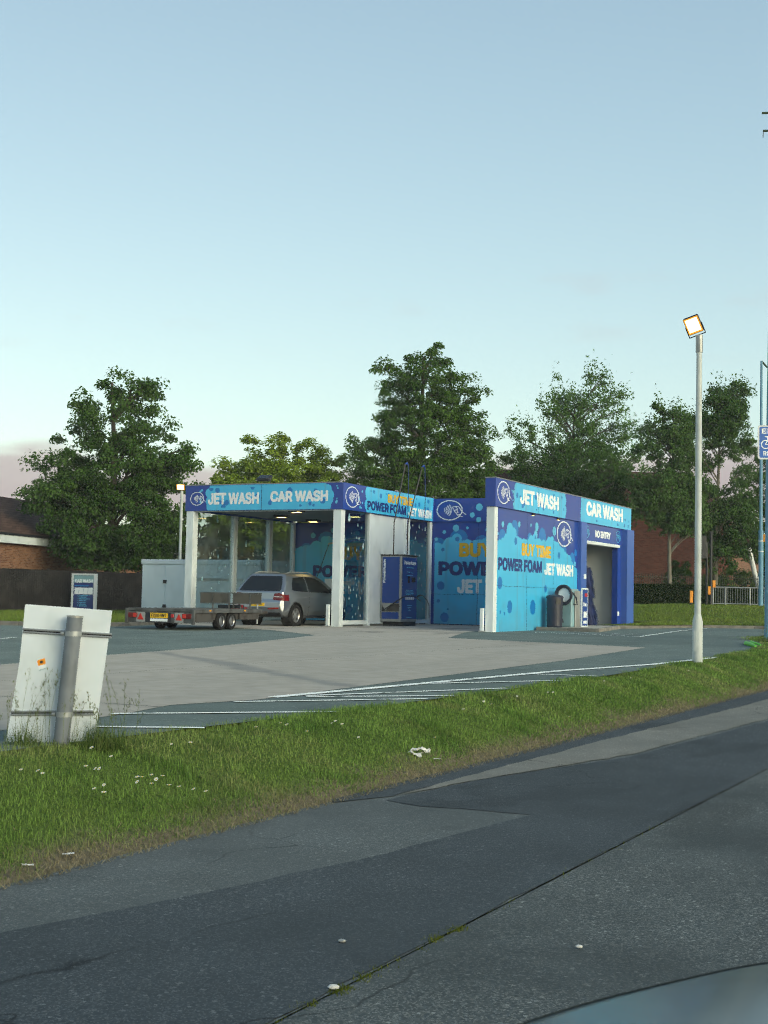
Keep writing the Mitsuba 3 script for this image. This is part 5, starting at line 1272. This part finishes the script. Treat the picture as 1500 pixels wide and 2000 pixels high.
# tall weeds round the sign
def weeds(x0, x1, y0, y1, n, hmin, hmax, seed, tuft):
    r = np.random.default_rng(seed)
    x, y = r.uniform(x0, x1, tuft), r.uniform(y0, y1, tuft)
    xc, yc = (x0 + x1) / 2, (y0 + y1) / 2
    x, y = xc + (x - xc) * r.uniform(.2, 1, tuft), yc + (y - yc) * r.uniform(.2, 1, tuft)
    tone = r.uniform(size=tuft)[:, None]
    ms = [blades(x, y, verge_z(x, y), r.uniform(.07, .24, tuft), np.full(tuft, .0022), np.array([.05, .10, .022]) * (1 - tone) + np.array([.16, .20, .07]) * tone, seed, bend=.5)]
    for k in range(n):
        a, b = r.uniform(x0, x1), r.uniform(y0, y1)
        h, d, l = r.uniform(hmin, hmax), r.uniform(0, 2 * np.pi), r.uniform(.05, .32)
        z = float(verge_z(np.array([a]), np.array([b]))[0])
        t = np.linspace(0, 1, 6)
        p = np.stack([a + np.cos(d) * l * h * t ** 2, b + np.sin(d) * l * h * t ** 2, z + h * t], 1)
        st_ = tube(p, np.linspace(.0020, .0011, 6), 4, caps=False)
        colr = np.array([.13, .17, .05]) * r.uniform(.7, 1.3)
        ms.append((st_, np.tile(colr, (len(st_.vertices), 1))))
        m = r.integers(9, 18)
        q = np.array([np.interp(u_, t, p[:, i]) for u_ in r.uniform(.72, 1.0, m) for i in range(3)]).reshape(-1, 3) + r.normal(0, .013, (m, 3))
        ms.append(leaf_mesh(q, unit(r, m), unit(r, m) * .5 + upv, np.full(m, .026), np.full(m, .008), np.tile(np.array([.13, .15, .06]) * r.uniform(.7, 1.4), (m, 1))))
    return cat_([a for a, _ in ms]), np.vstack([b for _, b in ms])
for lab, args in (('tall seeding weeds right of the sign pole', (15.40, 15.78, -32.2, -31.6, 20, .25, .58, 81, 420)), ('tall thin weeds in front of the left half of the sign', (14.95, 15.35, -32.45, -32.05, 16, .25, .60, 82, 220)), ('dark weed tuft at the left edge of the picture by the sign', (14.75, 15.05, -32.7, -32.3, 5, .2, .4, 83, 400))):
    m_, c_ = weeds(*args)
    k = thing('weed_clump', lab, 'weeds')
    put('stems', m_, GRASS_V, k, color=c_)
m_, c_ = weeds(14.0, 14.5, -2.2, -.4, 10, .3, .6, 84, 900)
k = thing('weed_clump', 'scruffy weed clump at the foot of the tall blue pole', 'weeds'); put('stems', m_, GRASS_V, k, color=c_)
# daisies
def daisy_mesh():
    pet = []
    for k in range(9):
        a = 2 * np.pi * k / 9
        c, s_ = math.cos(a), math.sin(a)
        v = np.array([(.004 * c, .004 * s_, 0), (.010 * c - .0035 * s_, .010 * s_ + .0035 * c, .002), (.0155 * c, .0155 * s_, .001), (.010 * c + .0035 * s_, .010 * s_ - .0035 * c, .002)])
        pet.append(trimesh.Trimesh(v, [(0, 1, 2), (0, 2, 3)], process=False))
    return cat_(pet)
dmesh = daisy_mesh()
PETAL = mat('daisy_petal', (.75, .75, .72), .7); YEL = mat('daisy_eye', (.6, .42, .04), .7)
pet_d = mikit.ply(dmesh, PETAL)
eye_d = mikit.ply(trimesh.creation.icosphere(1, .0045), YEL)
stem_d = mikit.ply(rod((0, 0, -.07), (0, 0, 0), .0012, 4), scene_green := mat('daisy_stem', (.05, .09, .02), .7))
spots = [(268, 1517), (278, 1517), (296, 1513), (305, 1522), (296, 1530), (318, 1515), (268, 1527), (330, 1533), (350, 1536), (378, 1541), (402, 1545), (168, 1496), (186, 1501), (194, 1501), (83, 1510), (74, 1505), (41, 1503), (184, 1540), (203, 1533), (203, 1547), (179, 1460), (217, 1477), (335, 1453), (372, 1450),
         (500, 1420), (560, 1415), (548, 1412), (600, 1428), (648, 1412), (655, 1408), (668, 1414), (700, 1440), (850, 1440), (960, 1375), (905, 1385), (1010, 1360), (1070, 1352), (1080, 1352), (1178, 1318), (1232, 1324), (1180, 1330), (1160, 1316), (1345, 1310), (945, 1370), (1112, 1400)]
def verge_hit(px, py):     # where these were seen on the grass in the survey
    cp_, sp_2 = math.cos(PITCH), math.sin(PITCH)
    F = dep * cp_ + upv * sp_2; R0 = lat; U0 = np.cross(R0, F)
    R = R0 * math.cos(ROLL) + U0 * math.sin(ROLL); U = -R0 * math.sin(ROLL) + U0 * math.cos(ROLL)
    d = F * FOC + R * (px - 750) + U * (1000 - py)
    e = np.array(EYE); prev = None
    for s in np.linspace(.0015, .016, 1500):
        p = e + d * s
        if p[2] <= float(verge_z(np.array([p[0]]), np.array([p[1]]))[0]) + .055 and p[0] < ROAD_EDGE + .02: return p
    return None
DG = 'daisies dotted over the verge grass'
r_ = np.random.default_rng(5)
for px, py in spots:
    p = verge_hit(px, py)
    if p is None: continue
    key = thing('daisy', 'small white daisy with a yellow eye in the verge grass', 'daisy', DG)
    sc = (.95 + .35 * r_.uniform()) * (1 if p[1] > -24 else .95)
    M = mi.ScalarTransform4f().translate(p.tolist()).rotate([float(r_.uniform(.4, 1)), float(r_.uniform(-.5, .5)), 0], float(r_.uniform(5, 50))).rotate([0, 0, 1], 0.0).scale(sc)
    for nm, dct in (('petals', pet_d), ('eye', eye_d), ('stem', stem_d)): scene[f'{key}__{nm}'] = {**dct, 'to_world': M}
# litter
def crumple(w, l, h, seed, n=9):
    r = np.random.default_rng(seed)
    g = sheet(np.linspace(-w, w, n), np.linspace(-l, l, n), lambda x, y: 0 * x)
    v = g.vertices
    v[:, 2] = h * (meshkit.fbm(np.stack([v[:, 0] / w * 1.7, v[:, 1] / l * 1.7, 0 * v[:, 0] + seed], -1), 3, seed)) * 1.6
    v[:, :2] *= 1 + .5 * (meshkit.noise(np.c_[v[:, :2] * 30, 0 * v[:, 0]], seed)[:, None] - .5)
    g.vertices = v
    return g
p = verge_hit(822, 1466)
pp = thing('paper_scrap', 'crumpled white paper tissue lying on the verge near the footway', 'litter')
put('sheet', xform(cat_([xform(crumple(.10, .035, .07, 3), (0, 0, 0), .5), xform(crumple(.035, .06, .05, 5), (-.06, -.05, -.01), 1.2)]), p - [0, 0, .05], PHI + .1), WHITE_PAPER, pp, smooth=50)
for lab, (px, py), s in (('small white scrap beside the crumpled tissue', (853, 1478), .03), ('white litter scrap in the straw at the lower left verge edge', (133, 1661), .03), ('tiny white scrap near the left picture edge by the footway', (53, 1682), .03)):
    p = verge_hit(px, py)
    if p is not None: put('sheet', xform(crumple(s, s * .6, s * .5, int(px)), p - [0, 0, .03], .7), WHITE_PAPER, thing('paper_scrap', lab, 'litter'), smooth=50)
def ground_pt(px, py, z=0):
    cp_, sp_2 = math.cos(PITCH), math.sin(PITCH)
    F = dep * cp_ + upv * sp_2; R0 = lat; U0 = np.cross(R0, F)
    R = R0 * math.cos(ROLL) + U0 * math.sin(ROLL); U = -R0 * math.sin(ROLL) + U0 * math.cos(ROLL)
    d = F * FOC + R * (px - 750) + U * (1000 - py)
    return np.array(EYE) + d * ((z - EYE[2]) / d[2])
st0 = trimesh.creation.icosphere(2, 1.0)
v = st0.vertices * [.022, .014, .010] * (1 + .25 * (meshkit.noise(st0.vertices * 2.1, 3)[:, None] - .5)); st0.vertices = v
for lab, (px, py), s, m in (('pale pebble lying on the mossy footway joint', (651, 1934), 1.0, WHITE_PAPER), ('small pale leaf on the road beyond the joint', (1131, 1854), .7, WHITE_PAPER), ('small grey fleck on the dark footway patch', (668, 1843), .8, GREYM)):
    p = ground_pt(px, py)
    put('stone', xform(st0.copy().apply_scale(s), p + [0, 0, .012], .4), m, thing('pebble', lab, 'pebble'), smooth=True)
def moss():
    r = np.random.default_rng(21)
    ms = []
    for s0, s1, n in ((3.6, 4.72, 3600), (4.8, 4.95, 260), (4.98, 5.2, 500), (5.36, 5.85, 1700), (6.0, 9.5, 300)):
        s_ = r.uniform(s0, s1, n)
        d = meshkit.noise(np.c_[s_ * 9, 0 * s_, 0 * s_], 4)
        k = r.uniform(size=n) < np.clip((d - .25) * 2.2, .05, 1)
        s_ = s_[k]; n2 = len(s_)
        x = JOINT + r.normal(0, .021, n2) + .01 * np.sin(s_ * 11)
        tone = r.uniform(size=n2)[:, None]
        ms.append(blades(x, s_ - 39.92, 0 * x - .012, r.uniform(.008, .030, n2), np.full(n2, .003), np.array([.060, .090, .012]) * (1 - tone) + np.array([.15, .17, .030]) * tone, 22, bend=.7))
    return cat_([a for a, _ in ms]), np.vstack([b for _, b in ms])
m_, c_ = moss()
tag(put('joint_moss', m_, GRASS_V, color=c_), 'yellow green moss growing along the footway joint', 'moss', kind='stuff')

# ------------------------------------------------------------------ the bonnet of the car the picture is taken from
oc = thing('car_bonnet', 'grey blue bonnet of the near car curving into the lower right corner', 'car')
def bonnet():
    cx = EYE[0] + .42
    n, m = 90, 46
    th = np.linspace(0, np.pi, n)
    pts = []
    for k in range(m):
        f = k / (m - 1)
        hw, ln = 1.10 * f, 1.47 * f
        c, s_ = np.cos(th), np.sin(th)
        e = .62
        x = cx + hw * np.sign(c) * np.abs(c) ** e
        y = EYE[1] + .74 + ln * np.abs(s_) ** e
        dx = np.abs(x - cx)
        z = 1.066 - .05 * f ** 4 - .022 * (y - EYE[1] - .74) - .02 * (dx / 1.1) ** 2 - .012 * np.exp(-((dx - .62) / .05) ** 2) + .018 * np.exp(-((dx - .78) / .12) ** 2)
        pts.append(np.stack([x, y, z], 1))
    for k in range(1, 8):      # the rolled front edge and the wing below it
        q = pts[m - 1].copy()
        t = k / 7
        q[:, 2] -= .05 * math.sin(t * 1.5) + .45 * t ** 2
        q[:, :2] += (q[:, :2] - [cx, EYE[1] + .9]) * .035 * math.sin(t * 1.6)
        pts.append(q)
    P = np.array(pts)
    a, b = P.shape[:2]
    i, j = np.meshgrid(np.arange(a - 1), np.arange(b - 1), indexing='ij')
    q = np.stack([i * b + j, (i + 1) * b + j, (i + 1) * b + j + 1, i * b + j + 1], -1).reshape(-1, 4)
    t = trimesh.Trimesh(P.reshape(-1, 3), np.vstack([q[:, [0, 1, 2]], q[:, [0, 2, 3]]]), process=False)
    return t
put('panel', bonnet(), HOODP, oc, smooth=True)

# ------------------------------------------------------------------ added thin air volume, lifts the dark tones like windscreen veil
scene['air'] = {'type': 'homogeneous', 'albedo': .95, 'sigma_t': .00045}
scene['haze'] = {'type': 'cube', 'to_world': mi.ScalarTransform4f().translate([0, 550, 14]).scale([890, 940, 18.5]), 'bsdf': {'type': 'null'}, 'interior': {'type': 'ref', 'id': 'air'}}
labels['haze'] = {'label': 'added thin air volume lifting the dark tones like a windscreen veil', 'category': 'haze', 'kind': 'stuff'}
scene['camera']['medium'] = {'type': 'ref', 'id': 'air'}
